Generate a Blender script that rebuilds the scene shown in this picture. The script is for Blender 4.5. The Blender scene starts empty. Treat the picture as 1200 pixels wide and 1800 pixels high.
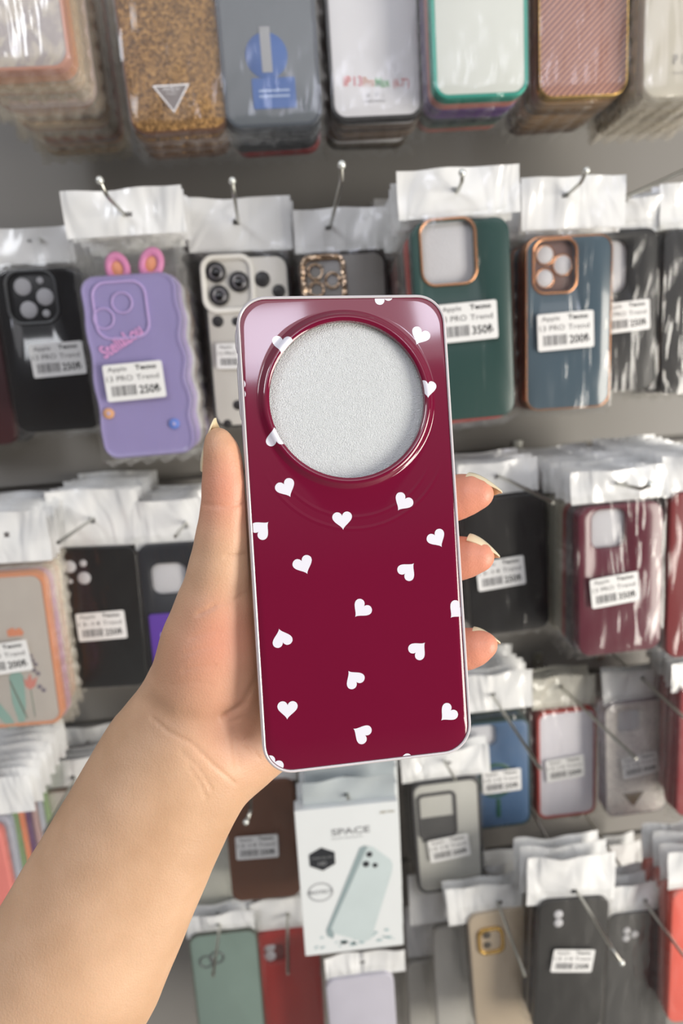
import bpy, bmesh, math, random
import numpy as np
from mathutils import Vector, Matrix

random.seed(7)
C = bpy.context.scene.collection
SC = bpy.context.scene
R_ = math.radians
PI = math.pi

# ------------------------------------------------------------------ camera
F = 1200.0                       # focal length in pixels of the 1200 x 1800 frame
CAM_D = 0.80                     # distance camera - back wall
CAM = Vector((0.0, -CAM_D, 1.50))
CR = Matrix.Rotation(R_(-4), 3, 'Z') @ Matrix.Rotation(R_(78), 3, 'X') @ Matrix.Rotation(R_(-4), 3, 'Z')
cd = bpy.data.cameras.new('camera')
cam = bpy.data.objects.new('camera', cd)
C.objects.link(cam)
cam.matrix_world = Matrix.Translation(CAM) @ CR.to_4x4()
cd.sensor_fit = 'VERTICAL'
cd.sensor_height = 36.0
cd.sensor_width = 24.0
cd.lens = 36.0 * F / 1800.0
cd.clip_start = 0.01
cd.dof.use_dof = True
cd.dof.focus_distance = 0.247
cd.dof.aperture_fstop = 9.5
SC.camera = cam

# ------------------------------------------------------------------ world, lights, exposure
SC.view_settings.view_transform = 'Standard'
SC.view_settings.look = 'None'
SC.view_settings.gamma = 1.0
SC.view_settings.use_curve_mapping = False
SC.view_settings.exposure = 0.0
SC.cycles.transparent_max_bounces = 48
SC.cycles.max_bounces = 10
SC.cycles.sample_clamp_indirect = 6.0

w = bpy.data.worlds.new('shop_daylight')
SC.world = w
w.use_nodes = True
nt = w.node_tree
nt.nodes.clear()
wo = nt.nodes.new('ShaderNodeOutputWorld')
bg = nt.nodes.new('ShaderNodeBackground')
tc = nt.nodes.new('ShaderNodeTexCoord')
sx = nt.nodes.new('ShaderNodeSeparateXYZ')
cr = nt.nodes.new('ShaderNodeValToRGB')
mr = nt.nodes.new('ShaderNodeMapRange')
mr.inputs['From Min'].default_value = -1
nt.links.new(tc.outputs['Generated'], sx.inputs[0])
nt.links.new(sx.outputs['Z'], mr.inputs[0])
nt.links.new(mr.outputs[0], cr.inputs[0])
e = cr.color_ramp.elements
e[0].position = 0.30; e[0].color = (0.34, 0.31, 0.28, 1)
e[1].position = 0.80; e[1].color = (1.0, 1.02, 1.08, 1)
n = e.new(0.46); n.color = (0.22, 0.18, 0.17, 1)
n = e.new(0.56); n.color = (0.20, 0.19, 0.20, 1)
n = e.new(0.68); n.color = (0.62, 0.63, 0.68, 1)
nt.links.new(cr.outputs[0], bg.inputs[0])
bg.inputs[1].default_value = 0.50
nt.links.new(bg.outputs[0], wo.inputs[0])

def area(name, loc, target, sx_, sy_, power, col):
    l = bpy.data.lights.new(name, 'AREA')
    l.shape = 'RECTANGLE'; l.size = sx_; l.size_y = sy_; l.energy = power; l.color = col
    o = bpy.data.objects.new(name, l)
    C.objects.link(o)
    o.location = loc
    o.rotation_euler = (Vector(target) - Vector(loc)).to_track_quat('-Z', 'Y').to_euler()
    return o
area('shop_window_light', (1.75, -1.55, 0.95), (0.08, -0.1, 1.12), 0.9, 1.5, 58, (1.0, 0.94, 0.85))
area('doorway_light', (-1.2, -2.1, 2.75), (0, -0.3, 1.3), 0.6, 0.6, 13, (0.93, 0.95, 1.0))
area('upper_reflection_fill', (0.45, -2.22, 2.80), (0.45, -0.5, 2.3), 2.4, 0.95, 9.5, (0.95, 0.93, 0.97))  # added unseen panel that lightens the reflection on the held case's upper part
area('transom_window', (0.275, -2.12, 2.30), (0, -0.55, 1.5), 0.21, 0.20, 1.3, (0.82, 0.84, 1.0))
area('corner_transom', (0.80, -2.12, 2.40), (0, -0.55, 1.5), 0.13, 0.15, 0.7, (0.85, 0.86, 1.0))

# ------------------------------------------------------------------ pixel <-> place
def ray(px, py):
    return CR @ Vector(((px - 600) / F, -(py - 900) / F, -1.0))
def at_y(px, py, Y):
    d = ray(px, py)
    s = (Y - CAM.y) / d.y
    return CAM + d * s
def proj(P):
    c = CR.transposed() @ (Vector(P) - CAM)
    return 600 + F * c.x / -c.z, 900 - F * c.y / -c.z

# ------------------------------------------------------------------ materials
def lin(c):
    return tuple(((x / 255) / 12.92 if x / 255 <= 0.04045 else ((x / 255 + 0.055) / 1.055) ** 2.4) for x in c) + (1,)
MATS = {}
def mat(key, rgb, rough=0.5, metal=0.0, noise=0.06, nscale=40, coat=0.0, trans=0.0, bump=0.0, bscale=200, sss=0.0, ior=1.45, alpha=1.0):
    if key in MATS: return MATS[key]
    m = bpy.data.materials.new(key)
    m.use_nodes = True
    t = m.node_tree
    b = t.nodes['Principled BSDF']
    tcn = t.nodes.new('ShaderNodeTexCoord')
    nz = t.nodes.new('ShaderNodeTexNoise')
    nz.inputs['Scale'].default_value = nscale
    nz.inputs['Detail'].default_value = 3
    t.links.new(tcn.outputs['Object'], nz.inputs['Vector'])
    mx = t.nodes.new('ShaderNodeMix'); mx.data_type = 'RGBA'
    c = lin(rgb)
    mx.inputs['A'].default_value = tuple(max(0, v * (1 - noise)) for v in c[:3]) + (1,)
    mx.inputs['B'].default_value = tuple(min(1, v * (1 + noise)) for v in c[:3]) + (1,)
    t.links.new(nz.outputs['Fac'], mx.inputs['Factor'])
    t.links.new(mx.outputs['Result'], b.inputs['Base Color'])
    b.inputs['Roughness'].default_value = rough
    b.inputs['Metallic'].default_value = metal
    b.inputs['Coat Weight'].default_value = coat
    b.inputs['Coat Roughness'].default_value = 0.05
    b.inputs['Transmission Weight'].default_value = trans
    b.inputs['IOR'].default_value = ior
    b.inputs['Alpha'].default_value = alpha
    if sss:
        b.inputs['Subsurface Weight'].default_value = sss
        b.inputs['Subsurface Radius'].default_value = (0.006, 0.003, 0.002)
        b.inputs['Subsurface Scale'].default_value = 0.6
    if bump:
        n2 = t.nodes.new('ShaderNodeTexNoise'); n2.inputs['Scale'].default_value = bscale; n2.inputs['Detail'].default_value = 4
        t.links.new(tcn.outputs['Object'], n2.inputs['Vector'])
        bp = t.nodes.new('ShaderNodeBump'); bp.inputs['Strength'].default_value = bump; bp.inputs['Distance'].default_value = 0.001
        t.links.new(n2.outputs['Fac'], bp.inputs['Height'])
        t.links.new(bp.outputs[0], b.inputs['Normal'])
    MATS[key] = m
    return m

def film_mat(key, tint, milky, gloss, rough, stretch=(24, 24, 4), dist=0.004, body=(0.9, 0.9, 0.9)):
    """clear wrinkled plastic film"""
    if key in MATS: return MATS[key]
    m = bpy.data.materials.new(key); m.use_nodes = True
    t = m.node_tree; t.nodes.clear()
    out = t.nodes.new('ShaderNodeOutputMaterial')
    tr = t.nodes.new('ShaderNodeBsdfTransparent'); tr.inputs[0].default_value = (*tint, 1)
    gl = t.nodes.new('ShaderNodeBsdfGlossy'); gl.inputs['Roughness'].default_value = rough
    gl.inputs['Color'].default_value = (1, 1, 1, 1)
    df = t.nodes.new('ShaderNodeBsdfDiffuse'); df.inputs[0].default_value = (*body, 1)
    tcn = t.nodes.new('ShaderNodeTexCoord')
    mp = t.nodes.new('ShaderNodeMapping'); mp.inputs['Scale'].default_value = stretch
    nz = t.nodes.new('ShaderNodeTexNoise'); nz.inputs['Scale'].default_value = 1.0; nz.inputs['Detail'].default_value = 3; nz.inputs['Distortion'].default_value = 1.2
    t.links.new(tcn.outputs['Object'], mp.inputs[0]); t.links.new(mp.outputs[0], nz.inputs['Vector'])
    bp = t.nodes.new('ShaderNodeBump'); bp.inputs['Strength'].default_value = 1.0; bp.inputs['Distance'].default_value = dist
    t.links.new(nz.outputs['Fac'], bp.inputs['Height'])
    t.links.new(bp.outputs[0], gl.inputs['Normal'])
    lw = t.nodes.new('ShaderNodeLayerWeight'); lw.inputs['Blend'].default_value = 0.35
    t.links.new(bp.outputs[0], lw.inputs['Normal'])
    mrn = t.nodes.new('ShaderNodeMapRange'); mrn.inputs['To Min'].default_value = gloss; mrn.inputs['To Max'].default_value = min(1, gloss * 5)
    t.links.new(lw.outputs['Facing'], mrn.inputs[0])
    m1 = t.nodes.new('ShaderNodeMixShader'); m1.inputs[0].default_value = milky
    t.links.new(tr.outputs[0], m1.inputs[1]); t.links.new(df.outputs[0], m1.inputs[2])
    m2 = t.nodes.new('ShaderNodeMixShader')
    t.links.new(mrn.outputs[0], m2.inputs[0]); t.links.new(m1.outputs[0], m2.inputs[1]); t.links.new(gl.outputs[0], m2.inputs[2])
    t.links.new(m2.outputs[0], out.inputs[0])
    MATS[key] = m
    return m

def sheen_mat(key, rgb, rough=0.17, stretch=(20, 20, 7), dist=0.008):
    """white pearly header film with soft folds"""
    if key in MATS: return MATS[key]
    m = bpy.data.materials.new(key); m.use_nodes = True
    t = m.node_tree; b = t.nodes['Principled BSDF']
    b.inputs['Base Color'].default_value = lin(rgb)
    b.inputs['Roughness'].default_value = rough
    b.inputs['IOR'].default_value = 1.6
    b.inputs['Alpha'].default_value = 0.93
    tcn = t.nodes.new('ShaderNodeTexCoord')
    oi = t.nodes.new('ShaderNodeObjectInfo')
    ad = t.nodes.new('ShaderNodeVectorMath'); ad.operation = 'ADD'
    mp = t.nodes.new('ShaderNodeMapping'); mp.inputs['Scale'].default_value = stretch; mp.inputs['Rotation'].default_value = (0, 0.5, 0)
    nz = t.nodes.new('ShaderNodeTexNoise'); nz.inputs['Scale'].default_value = 1.0; nz.inputs['Detail'].default_value = 2; nz.inputs['Distortion'].default_value = 1.6
    t.links.new(tcn.outputs['Object'], ad.inputs[0]); t.links.new(oi.outputs['Random'], ad.inputs[1])
    t.links.new(ad.outputs[0], mp.inputs[0]); t.links.new(mp.outputs[0], nz.inputs['Vector'])
    bp = t.nodes.new('ShaderNodeBump'); bp.inputs['Strength'].default_value = 1.0; bp.inputs['Distance'].default_value = dist
    t.links.new(nz.outputs['Fac'], bp.inputs['Height']); t.links.new(bp.outputs[0], b.inputs['Normal'])
    MATS[key] = m
    return m

BAG = film_mat('clear_bag_film', (0.98, 0.98, 0.975), 0.012, 0.032, 0.14, dist=.003)
HEADER = sheen_mat('white_header_film', (232, 233, 232))
CHROME = mat('chrome_wire', (185, 185, 178), 0.28, 1.0)
CHROME_TIP = mat('bright_wire_tip', (235, 238, 232), 0.25, 0.6)
PAPER = mat('label_paper', (226, 226, 224), 0.45)
INK = mat('label_ink', (70, 68, 70), 0.6)
INKD = mat('label_bold_ink', (28, 28, 30), 0.6)
FOAM = mat('foam_insert_grey', (196, 196, 200), 0.8, bump=0.5, bscale=900)

# ------------------------------------------------------------------ mesh helpers
def link(name, bm_or_me, m, parent=None, smooth=True, extra=None):
    if isinstance(bm_or_me, bmesh.types.BMesh):
        me = bpy.data.meshes.new(name)
        bmesh.ops.recalc_face_normals(bm_or_me, faces=bm_or_me.faces)
        bm_or_me.to_mesh(me); bm_or_me.free()
    else:
        me = bm_or_me
    if smooth:
        for p in me.polygons: p.use_smooth = True
        if hasattr(me, 'set_sharp_from_angle'): me.set_sharp_from_angle(angle=R_(50))
    me.materials.append(m)
    if extra:
        for x in extra: me.materials.append(x)
    o = bpy.data.objects.new(name, me)
    C.objects.link(o)
    if parent: o.parent = parent
    return o
def tag(o, label=None, cat=None, group=None, kind=None):
    if label: o['label'] = label
    if cat: o['category'] = cat
    if group: o['group'] = group
    if kind: o['kind'] = kind
    return o
def empty(name, loc, rot=(0, 0, 0)):
    o = bpy.data.objects.new(name, None); C.objects.link(o)
    o.empty_display_size = 0.02
    o.location = loc; o.rotation_euler = rot
    return o

def rrect(w_, h_, r, cx=0, cz=0, k=7):
    r = max(1e-5, min(r, w_ / 2 - 1e-5, h_ / 2 - 1e-5))
    pts = []
    for ci, (sx_, sz_) in enumerate(((1, 1), (-1, 1), (-1, -1), (1, -1))):
        for j in range(k):
            a = PI / 2 * (ci + j / (k - 1))
            pts.append((cx + sx_ * (w_ / 2 - r) + r * math.cos(a), cz + sz_ * (h_ / 2 - r) + r * math.sin(a)))
    return pts
def bridge(bm, loops, close_first=False, close_last=False, cyclic=False):
    vs = [[bm.verts.new(p) for p in L] for L in loops]
    n_ = len(vs[0])
    rng = range(len(vs)) if cyclic else range(len(vs) - 1)
    for i in rng:
        A, B = vs[i], vs[(i + 1) % len(vs)]
        for j in range(n_):
            q = (A[j], A[(j + 1) % n_], B[(j + 1) % n_], B[j])
            try: bm.faces.new(q)
            except ValueError: pass
    if close_first: bm.faces.new(vs[0])
    if close_last: bm.faces.new(vs[-1])
    return vs
def rslab(bm, w_, h_, r, y0, y1, bev=0.001, cx=0, cz=0, k=7):
    """rounded slab, back at y0, front at y1 (y1 < y0, front faces -Y)"""
    def L(ins, y): return [(x, y, z) for x, z in rrect(w_ - 2 * ins, h_ - 2 * ins, r - ins, cx, cz, k)]
    loops = [L(bev * .5, y0), L(0, y0 - bev * .5)]
    for a in (0, 30, 60, 90):
        s = R_(a)
        loops.append(L(bev * (1 - math.cos(s)), y1 + bev - bev * math.sin(s)))
    bridge(bm, loops, True, True)
    return bm
def rframe(bm, w_, h_, r, iw, ih, ir, y0, y1, bev=0.0006, cx=0, cz=0, icx=0, icz=0, k=7):
    def L(W, H, RR, ins, y, X, Z): return [(x, y, z) for x, z in rrect(W - 2 * ins, H - 2 * ins, RR - ins, X, Z, k)]
    loops = [L(w_, h_, r, 0, y0, cx, cz), L(w_, h_, r, 0, y1 + bev, cx, cz), L(w_, h_, r, bev * .3, y1 + bev * .3, cx, cz), L(w_, h_, r, bev, y1, cx, cz),
             L(iw, ih, ir, -bev * .6, y1, icx, icz), L(iw, ih, ir, 0, y1 + bev * .6, icx, icz), L(iw, ih, ir, 0, y0, icx, icz)]
    bridge(bm, loops, cyclic=True)
    return bm
def disc(bm, x, z, r, y0, y1, n_=20, bev=0.0004):
    def L(rr, y): return [(x + rr * math.cos(2 * PI * i / n_), y, z + rr * math.sin(2 * PI * i / n_)) for i in range(n_)]
    bridge(bm, [L(r, y0), L(r, y1 + bev), L(r - bev, y1)], True, True)
def torus(bm, x, z, r, rt, y, n_=22, m_=8, sq=1.0):
    loops = []
    for j in range(m_):
        b = 2 * PI * j / m_
        rr = r + rt * math.cos(b)
        loops.append([(x + rr * math.cos(2 * PI * i / n_), y + rt * sq * math.sin(b), z + rr * math.sin(2 * PI * i / n_)) for i in range(n_)])
    bridge(bm, loops, cyclic=True)
def tube(bm, pts, r, n_=10, cap=True):
    pts = [Vector(p) for p in pts]
    loops = []
    up = Vector((1, 0, 0))
    for i, p in enumerate(pts):
        t = (pts[min(i + 1, len(pts) - 1)] - pts[max(i - 1, 0)]).normalized()
        a = up - t * up.dot(t)
        if a.length < 1e-3: a = Vector((0, 0, 1)) - t * t.z
        a.normalize(); b = t.cross(a)
        rr = r[i] if isinstance(r, (list, tuple)) else r
        loops.append([tuple(p + (a * math.cos(2 * PI * j / n_) + b * math.sin(2 * PI * j / n_)) * rr) for j in range(n_)])
    bridge(bm, loops, cap, cap)
def box(bm, x0, x1, y0, y1, z0, z1):
    v = [bm.verts.new((x, y, z)) for x in (x0, x1) for y in (y0, y1) for z in (z0, z1)]
    for f in ((0, 1, 3, 2), (4, 6, 7, 5), (0, 4, 5, 1), (2, 3, 7, 6), (0, 2, 6, 4), (1, 5, 7, 3)):
        bm.faces.new([v[i] for i in f])
def poly(bm, pts, y0, y1):
    """convex or simple polygon slab"""
    bridge(bm, [[(x, y0, z) for x, z in pts], [(x, y1, z) for x, z in pts]], True, True)

_tc = {}
def text_pts(s, bold=0.0):
    """triangulated glyph mesh of a string: (verts, faces), unit height"""
    if (s, bold) in _tc: return _tc[(s, bold)]
    c = bpy.data.curves.new('lettering', 'FONT')
    c.body = s; c.resolution_u = 3; c.offset = bold
    o = bpy.data.objects.new('lettering', c); C.objects.link(o)
    dg = bpy.context.evaluated_depsgraph_get()
    me = bpy.data.meshes.new_from_object(o.evaluated_get(dg))
    vs = [(v.co.x, v.co.y) for v in me.vertices]
    fs = [tuple(p.vertices) for p in me.polygons]
    bpy.data.objects.remove(o); bpy.data.curves.remove(c); bpy.data.meshes.remove(me)
    _tc[(s, bold)] = (vs, fs)
    return _tc[(s, bold)]
def put_text(bm, s, x, z, w_, h_, y, bold=0.0, mi=0):
    """fit the string into w_ x h_ with its lower left corner at (x, z), on the plane y, readable from -Y"""
    vs, fs = text_pts(s, bold)
    x0 = min(v[0] for v in vs); x1 = max(v[0] for v in vs); z0 = min(v[1] for v in vs); z1 = max(v[1] for v in vs)
    V = [bm.verts.new((x + (a - x0) / (x1 - x0) * w_, y, z + (b - z0) / (z1 - z0) * h_)) for a, b in vs]
    for f in fs:
        try:
            nf = bm.faces.new([V[i] for i in f]); nf.material_index = mi
        except ValueError: pass

# ------------------------------------------------------------------ the setting
WALLM = mat('wall_grey_laminate', (138, 135, 130), 0.5, noise=0.04, nscale=3, bump=0.05, bscale=60)
GROOVE_Z = [at_y(600, y, 0).z for y in (95, 430, 815, 1225, 1525, 1850)]
bm = bmesh.new()
zs = sorted(GROOVE_Z)
edges = [0.0] + zs + [2.6]
for i in range(len(edges) - 1):
    z0 = edges[i] + (0.004 if i else 0); z1 = edges[i + 1] - (0.004 if i < len(edges) - 2 else 0)
    box(bm, -1.6, 1.6, 0.0, 0.012, z0, z1)
box(bm, -1.6, 1.6, 0.0125, 0.03, 0, 2.6)
tag(link('wall_back', bm, WALLM, smooth=False), kind='structure')
bm = bmesh.new(); box(bm, -2.6, 2.6, -3.4, 0.03, -0.05, 0)
tag(link('floor', bm, mat('floor_tile', (150, 146, 140), 0.4, nscale=6), smooth=False), kind='structure')

# ------------------------------------------------------------------ the held phone case
KD = dict(loc=(0.0054566, -0.00617564, -0.24665525), rot=(-0.0047998, 0.15590528, 0.06109143), W=0.077, H=0.16977621)
KR = Matrix.Rotation(KD['rot'][2], 3, 'Z') @ Matrix.Rotation(KD['rot'][1], 3, 'Y') @ Matrix.Rotation(KD['rot'][0], 3, 'X')
KT = Vector(KD['loc'])
W, H, CRN = KD['W'], KD['H'], 0.0108
def to_case(px, py):
    d = Vector(((px - 600) / F, -(py - 900) / F, -1.0))
    nrm = KR @ Vector((0, 0, 1))
    P = d * (KT.dot(nrm) / d.dot(nrm))
    return KR.transposed() @ (P - KT)
held = empty('phone_case', (0, 0, 0))
held.matrix_world = Matrix.Translation(CAM + CR @ KT) @ (CR @ KR).to_4x4()
tag(held, 'glossy burgundy phone case with white hearts and a round opening, held in the hand', 'phone case')
HC = to_case(611.3, 702.5); HCx, HCy = HC.x, HC.y
HR = 0.02835
def height(r):
    d = r - HR
    if d < 0: d = 0
    if d < 0.0030:
        return 0.0006 + 0.0010 * math.sin(PI * min(1, (d + 0.0004) / 0.0034)) ** 0.8
    if d < 0.0042:
        u = (d - 0.0030) / 0.0012
        return 0.0006 * (1 - u) ** 2 * (1 + 2 * u) + 0.0
    return 0.0
PW, PH, PR = W - 0.0022, H - 0.0022, CRN - 0.0011
def boundary(a, pw, ph, pr):
    """distance from the opening's centre to the rounded rectangle along angle a"""
    lo, hi = 0.0, 0.25
    for _ in range(40):
        m_ = (lo + hi) / 2
        x = abs(HCx + m_ * math.cos(a)); y = abs(HCy + m_ * math.sin(a))
        qx = x - (pw / 2 - pr); qy = y - (ph / 2 - pr)
        d = math.hypot(max(qx, 0), max(qy, 0)) + min(max(qx, qy), 0) - pr
        if d < 0: lo = m_
        else: hi = m_
    return lo
NA = 720
angs = [2 * PI * i / NA for i in range(NA)]
Bd = [boundary(a, PW, PH, PR) for a in angs]
bm = bmesh.new()
loops = [[(HCx + HR * math.cos(a), HCy + HR * math.sin(a), -0.0012) for a in angs]]
for d in [0, .0003, .0006, .001, .0014, .0018, .0022, .0026, .0029, .0032, .0035, .0038, .0042]:
    loops.append([(HCx + (HR + d) * math.cos(a), HCy + (HR + d) * math.sin(a), height(HR + d)) for a in angs])
for u in (0.1, 0.3, 0.6, 0.9):
    loops.append([(HCx + (HR + .0042 + (Bd[i] - HR - .0042 - .0006) * u) * math.cos(a), HCy + (HR + .0042 + (Bd[i] - HR - .0042 - .0006) * u) * math.sin(a), 0) for i, a in enumerate(angs)])
for ins, z in ((.0005, 0), (.0002, -.0001), (0, -.0004), (0, -.0014)):
    loops.append([(HCx + (Bd[i] - ins) * math.cos(a), HCy + (Bd[i] - ins) * math.sin(a), z) for i, a in enumerate(angs)])
bridge(bm, loops)
# panel material with faint raised ridges under the opening
BUR = mat('burgundy_gloss', (112, 8, 46), 0.09, noise=0.05, nscale=20, coat=0.6, ior=1.5)
t = BUR.node_tree
b_ = t.nodes['Principled BSDF']
tcn = t.nodes.new('ShaderNodeTexCoord')
vm = t.nodes.new('ShaderNodeVectorMath'); vm.operation = 'SUBTRACT'; vm.inputs[1].default_value = (HCx + 0.001, HCy - 0.012, 0)
ln = t.nodes.new('ShaderNodeVectorMath'); ln.operation = 'LENGTH'
t.links.new(tcn.outputs['Object'], vm.inputs[0]); t.links.new(vm.outputs[0], ln.inputs[0])
rmp = t.nodes.new('ShaderNodeValToRGB')
mr2 = t.nodes.new('ShaderNodeMapRange'); mr2.inputs['From Min'].default_value = 0.024; mr2.inputs['From Max'].default_value = 0.038
t.links.new(ln.outputs['Value'], mr2.inputs[0]); t.links.new(mr2.outputs[0], rmp.inputs[0])
el = rmp.color_ramp.elements
el[0].position = 0.0; el[0].color = (0, 0, 0, 1); el[1].position = 1.0; el[1].color = (0, 0, 0, 1)
for p_, v_ in ((.40, 0), (.47, 1), (.54, 0), (.70, 0), (.77, 1), (.84, 0)):
    q = el.new(p_); q.color = (v_, v_, v_, 1)
sp = t.nodes.new('ShaderNodeSeparateXYZ'); t.links.new(vm.outputs[0], sp.inputs[0])
mr3 = t.nodes.new('ShaderNodeMapRange'); mr3.inputs['From Min'].default_value = -0.012; mr3.inputs['From Max'].default_value = -0.024
t.links.new(sp.outputs['Y'], mr3.inputs[0])
mu = t.nodes.new('ShaderNodeMath'); mu.operation = 'MULTIPLY'
t.links.new(rmp.outputs[0], mu.inputs[0]); t.links.new(mr3.outputs[0], mu.inputs[1])
bp = t.nodes.new('ShaderNodeBump'); bp.inputs['Strength'].default_value = 0.35; bp.inputs['Distance'].default_value = 0.0003
t.links.new(mu.outputs[0], bp.inputs['Height']); t.links.new(bp.outputs[0], b_.inputs['Normal'])
panel_bm = bm
# clear bumper round the panel
bm = bmesh.new()
def FL(ins, z): return [(x, y, z) for x, y in rrect(W - 2 * ins, H - 2 * ins, CRN - ins, k=12)]
bridge(bm, [FL(0.0014, -.0104), FL(0.0004, -.0104), FL(0, -.0098), FL(-.0001, -.005), FL(0, -.0006), FL(.0003, .0002), FL(.0008, .0005), FL(.0012, .0003), FL(.0013, -.0006), FL(.0014, -.0014)], cyclic=True)
RIM = mat('clear_rim_plastic', (246, 241, 244), 0.16, trans=0.30, ior=1.45, coat=0.5, noise=0.02)
link('bumper', bm, RIM, held)['label'] = 'clear glossy plastic rim'
# side buttons moulded in the bumper, left edge
for yy, ln_ in ((0.052, 0.010), (0.070, 0.004)):
    bm = bmesh.new()
    tube(bm, [(-W / 2 + .0006, yy - ln_, -.005), (-W / 2 + .0002, yy - ln_ + .002, -.005), (-W / 2 + .0002, yy + ln_ - .002, -.005), (-W / 2 + .0006, yy + ln_, -.005)], .0009, 8)
    link('side_button', bm, RIM, held)
# white foam sheet inside
bm = bmesh.new()
NF = 140
vv = {}
rnd = random.Random(3)
for i in range(NF + 1):
    for j in range(NF + 1):
        x = -1 + 2 * i / NF; y = -1 + 2 * j / NF
        xx = x * math.sqrt(1 - y * y / 2); yy = y * math.sqrt(1 - x * x / 2)
        vv[i, j] = bm.verts.new((HCx + xx * (HR + .003), HCy + yy * (HR + .003), -.0022 + rnd.uniform(-.00006, .00006)))
for i in range(NF):
    for j in range(NF):
        bm.faces.new((vv[i, j], vv[i + 1, j], vv[i + 1, j + 1], vv[i, j + 1]))
rslab_pts = rrect(W - .004, H - .004, CRN - .002)
bridge(bm, [[(x, y, -.0040) for x, y in rslab_pts], [(x, y, -.0095) for x, y in rslab_pts]], True, True)
FW = mat('white_packing_foam', (226, 230, 231), 0.5, noise=0.16, nscale=2600, bump=0.9, bscale=2400, coat=0.15)
link('foam_insert', bm, FW, held)['label'] = 'white foam sheet seen through the round opening'
# hearts
HEARTS = [(672, 519, 664, 503), (738, 591, 731, 607), (495.5, 606, 493.5, 624), (750, 684, 750, 701), (484, 769, 481, 751), (502.4, 858, 511, 875),
          (708, 883, 698, 899), (601.5, 914, 603, 932), (459, 930, 472, 917), (767.5, 947, 777, 963), (533, 993, 541, 1011), (716, 1003, 728, 989),
          (635, 1071, 622.5, 1086), (802.5, 1073, 790, 1088), (495, 1122, 490, 1105), (735, 1142, 748, 1128), (622, 1193, 611, 1178), (505, 1247, 504.5, 1265),
          (787, 1254, 773.5, 1268), (635.5, 1289, 619.5, 1280), (479, 1346, 469, 1362), (722, 1340, 718, 1357), (417, 684, 400, 684)]
bm = bmesh.new()
def heart_r():
    pts = []
    for i in range(64):
        a = 2 * PI * i / 64
        x = 16 * math.sin(a) ** 3
        y = 13 * math.cos(a) - 5 * math.cos(2 * a) - 2 * math.cos(3 * a) - math.cos(4 * a)
        pts.append((x / 16 * 0.0036, (y + 1.0) / 16 * 0.0036))
    return pts
HP = heart_r()
def clampP(x, y):
    dx, dy = x - HCx, y - HCy
    r = math.hypot(dx, dy)
    if r < HR + .0001:
        s = (HR + .0001) / max(r, 1e-6); dx *= s; dy *= s; x, y = HCx + dx, HCy + dy; r = HR + .0001
    pw, ph, pr = PW - .0008, PH - .0008, PR - .0004
    qx = abs(x) - (pw / 2 - pr); qy = abs(y) - (ph / 2 - pr)
    if qx > 0 and qy > 0:
        l = math.hypot(qx, qy)
        if l > pr: qx, qy = qx / l * pr, qy / l * pr
        x = math.copysign(pw / 2 - pr + qx, x); y = math.copysign(ph / 2 - pr + qy, y)
    else:
        x = max(-pw / 2, min(pw / 2, x)); y = max(-ph / 2, min(ph / 2, y))
    return (x, y, height(math.hypot(x - HCx, y - HCy)) + .00006)
for cx, cy, tx, ty in HEARTS:
    c = to_case(cx, cy); tp = to_case(tx, ty)
    d = Vector((tp.x - c.x, tp.y - c.y)).normalized()
    prev = None
    rings = [0.02] + [i / 12 for i in range(1, 13)]
    grid = []
    for s in rings:
        L = []
        for hx, hy in HP:
            X = hx * s; Y = hy * s
            # heart tip is at -Y of the template
            x = c.x + (-d.x) * Y + (-d.y) * X * 1
            y = c.y + (-d.y) * Y + (d.x) * X * 1
            L.append(clampP(x, y))
        grid.append(L)
    bridge(bm, grid, close_first=True)
bmesh.ops.remove_doubles(bm, verts=bm.verts, dist=1e-7)
bmesh.ops.dissolve_degenerate(bm, dist=1e-7, edges=bm.edges)
for f in bm.faces:
    f.normal_update()
bm.normal_update()
for f in list(bm.faces):
    if f.calc_area() < 1e-11: bm.faces.remove(f)
hm = bpy.data.meshes.new('hearts'); bm.to_mesh(hm); bm.free()
for p in hm.polygons: p.material_index = 1
panel_bm.from_mesh(hm); bpy.data.meshes.remove(hm)
link('back_panel', panel_bm, BUR, held, extra=[mat('heart_white', (232, 231, 240), 0.12, noise=0.02, coat=0.5)])['label'] = 'burgundy panel scattered with white hearts'

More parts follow.
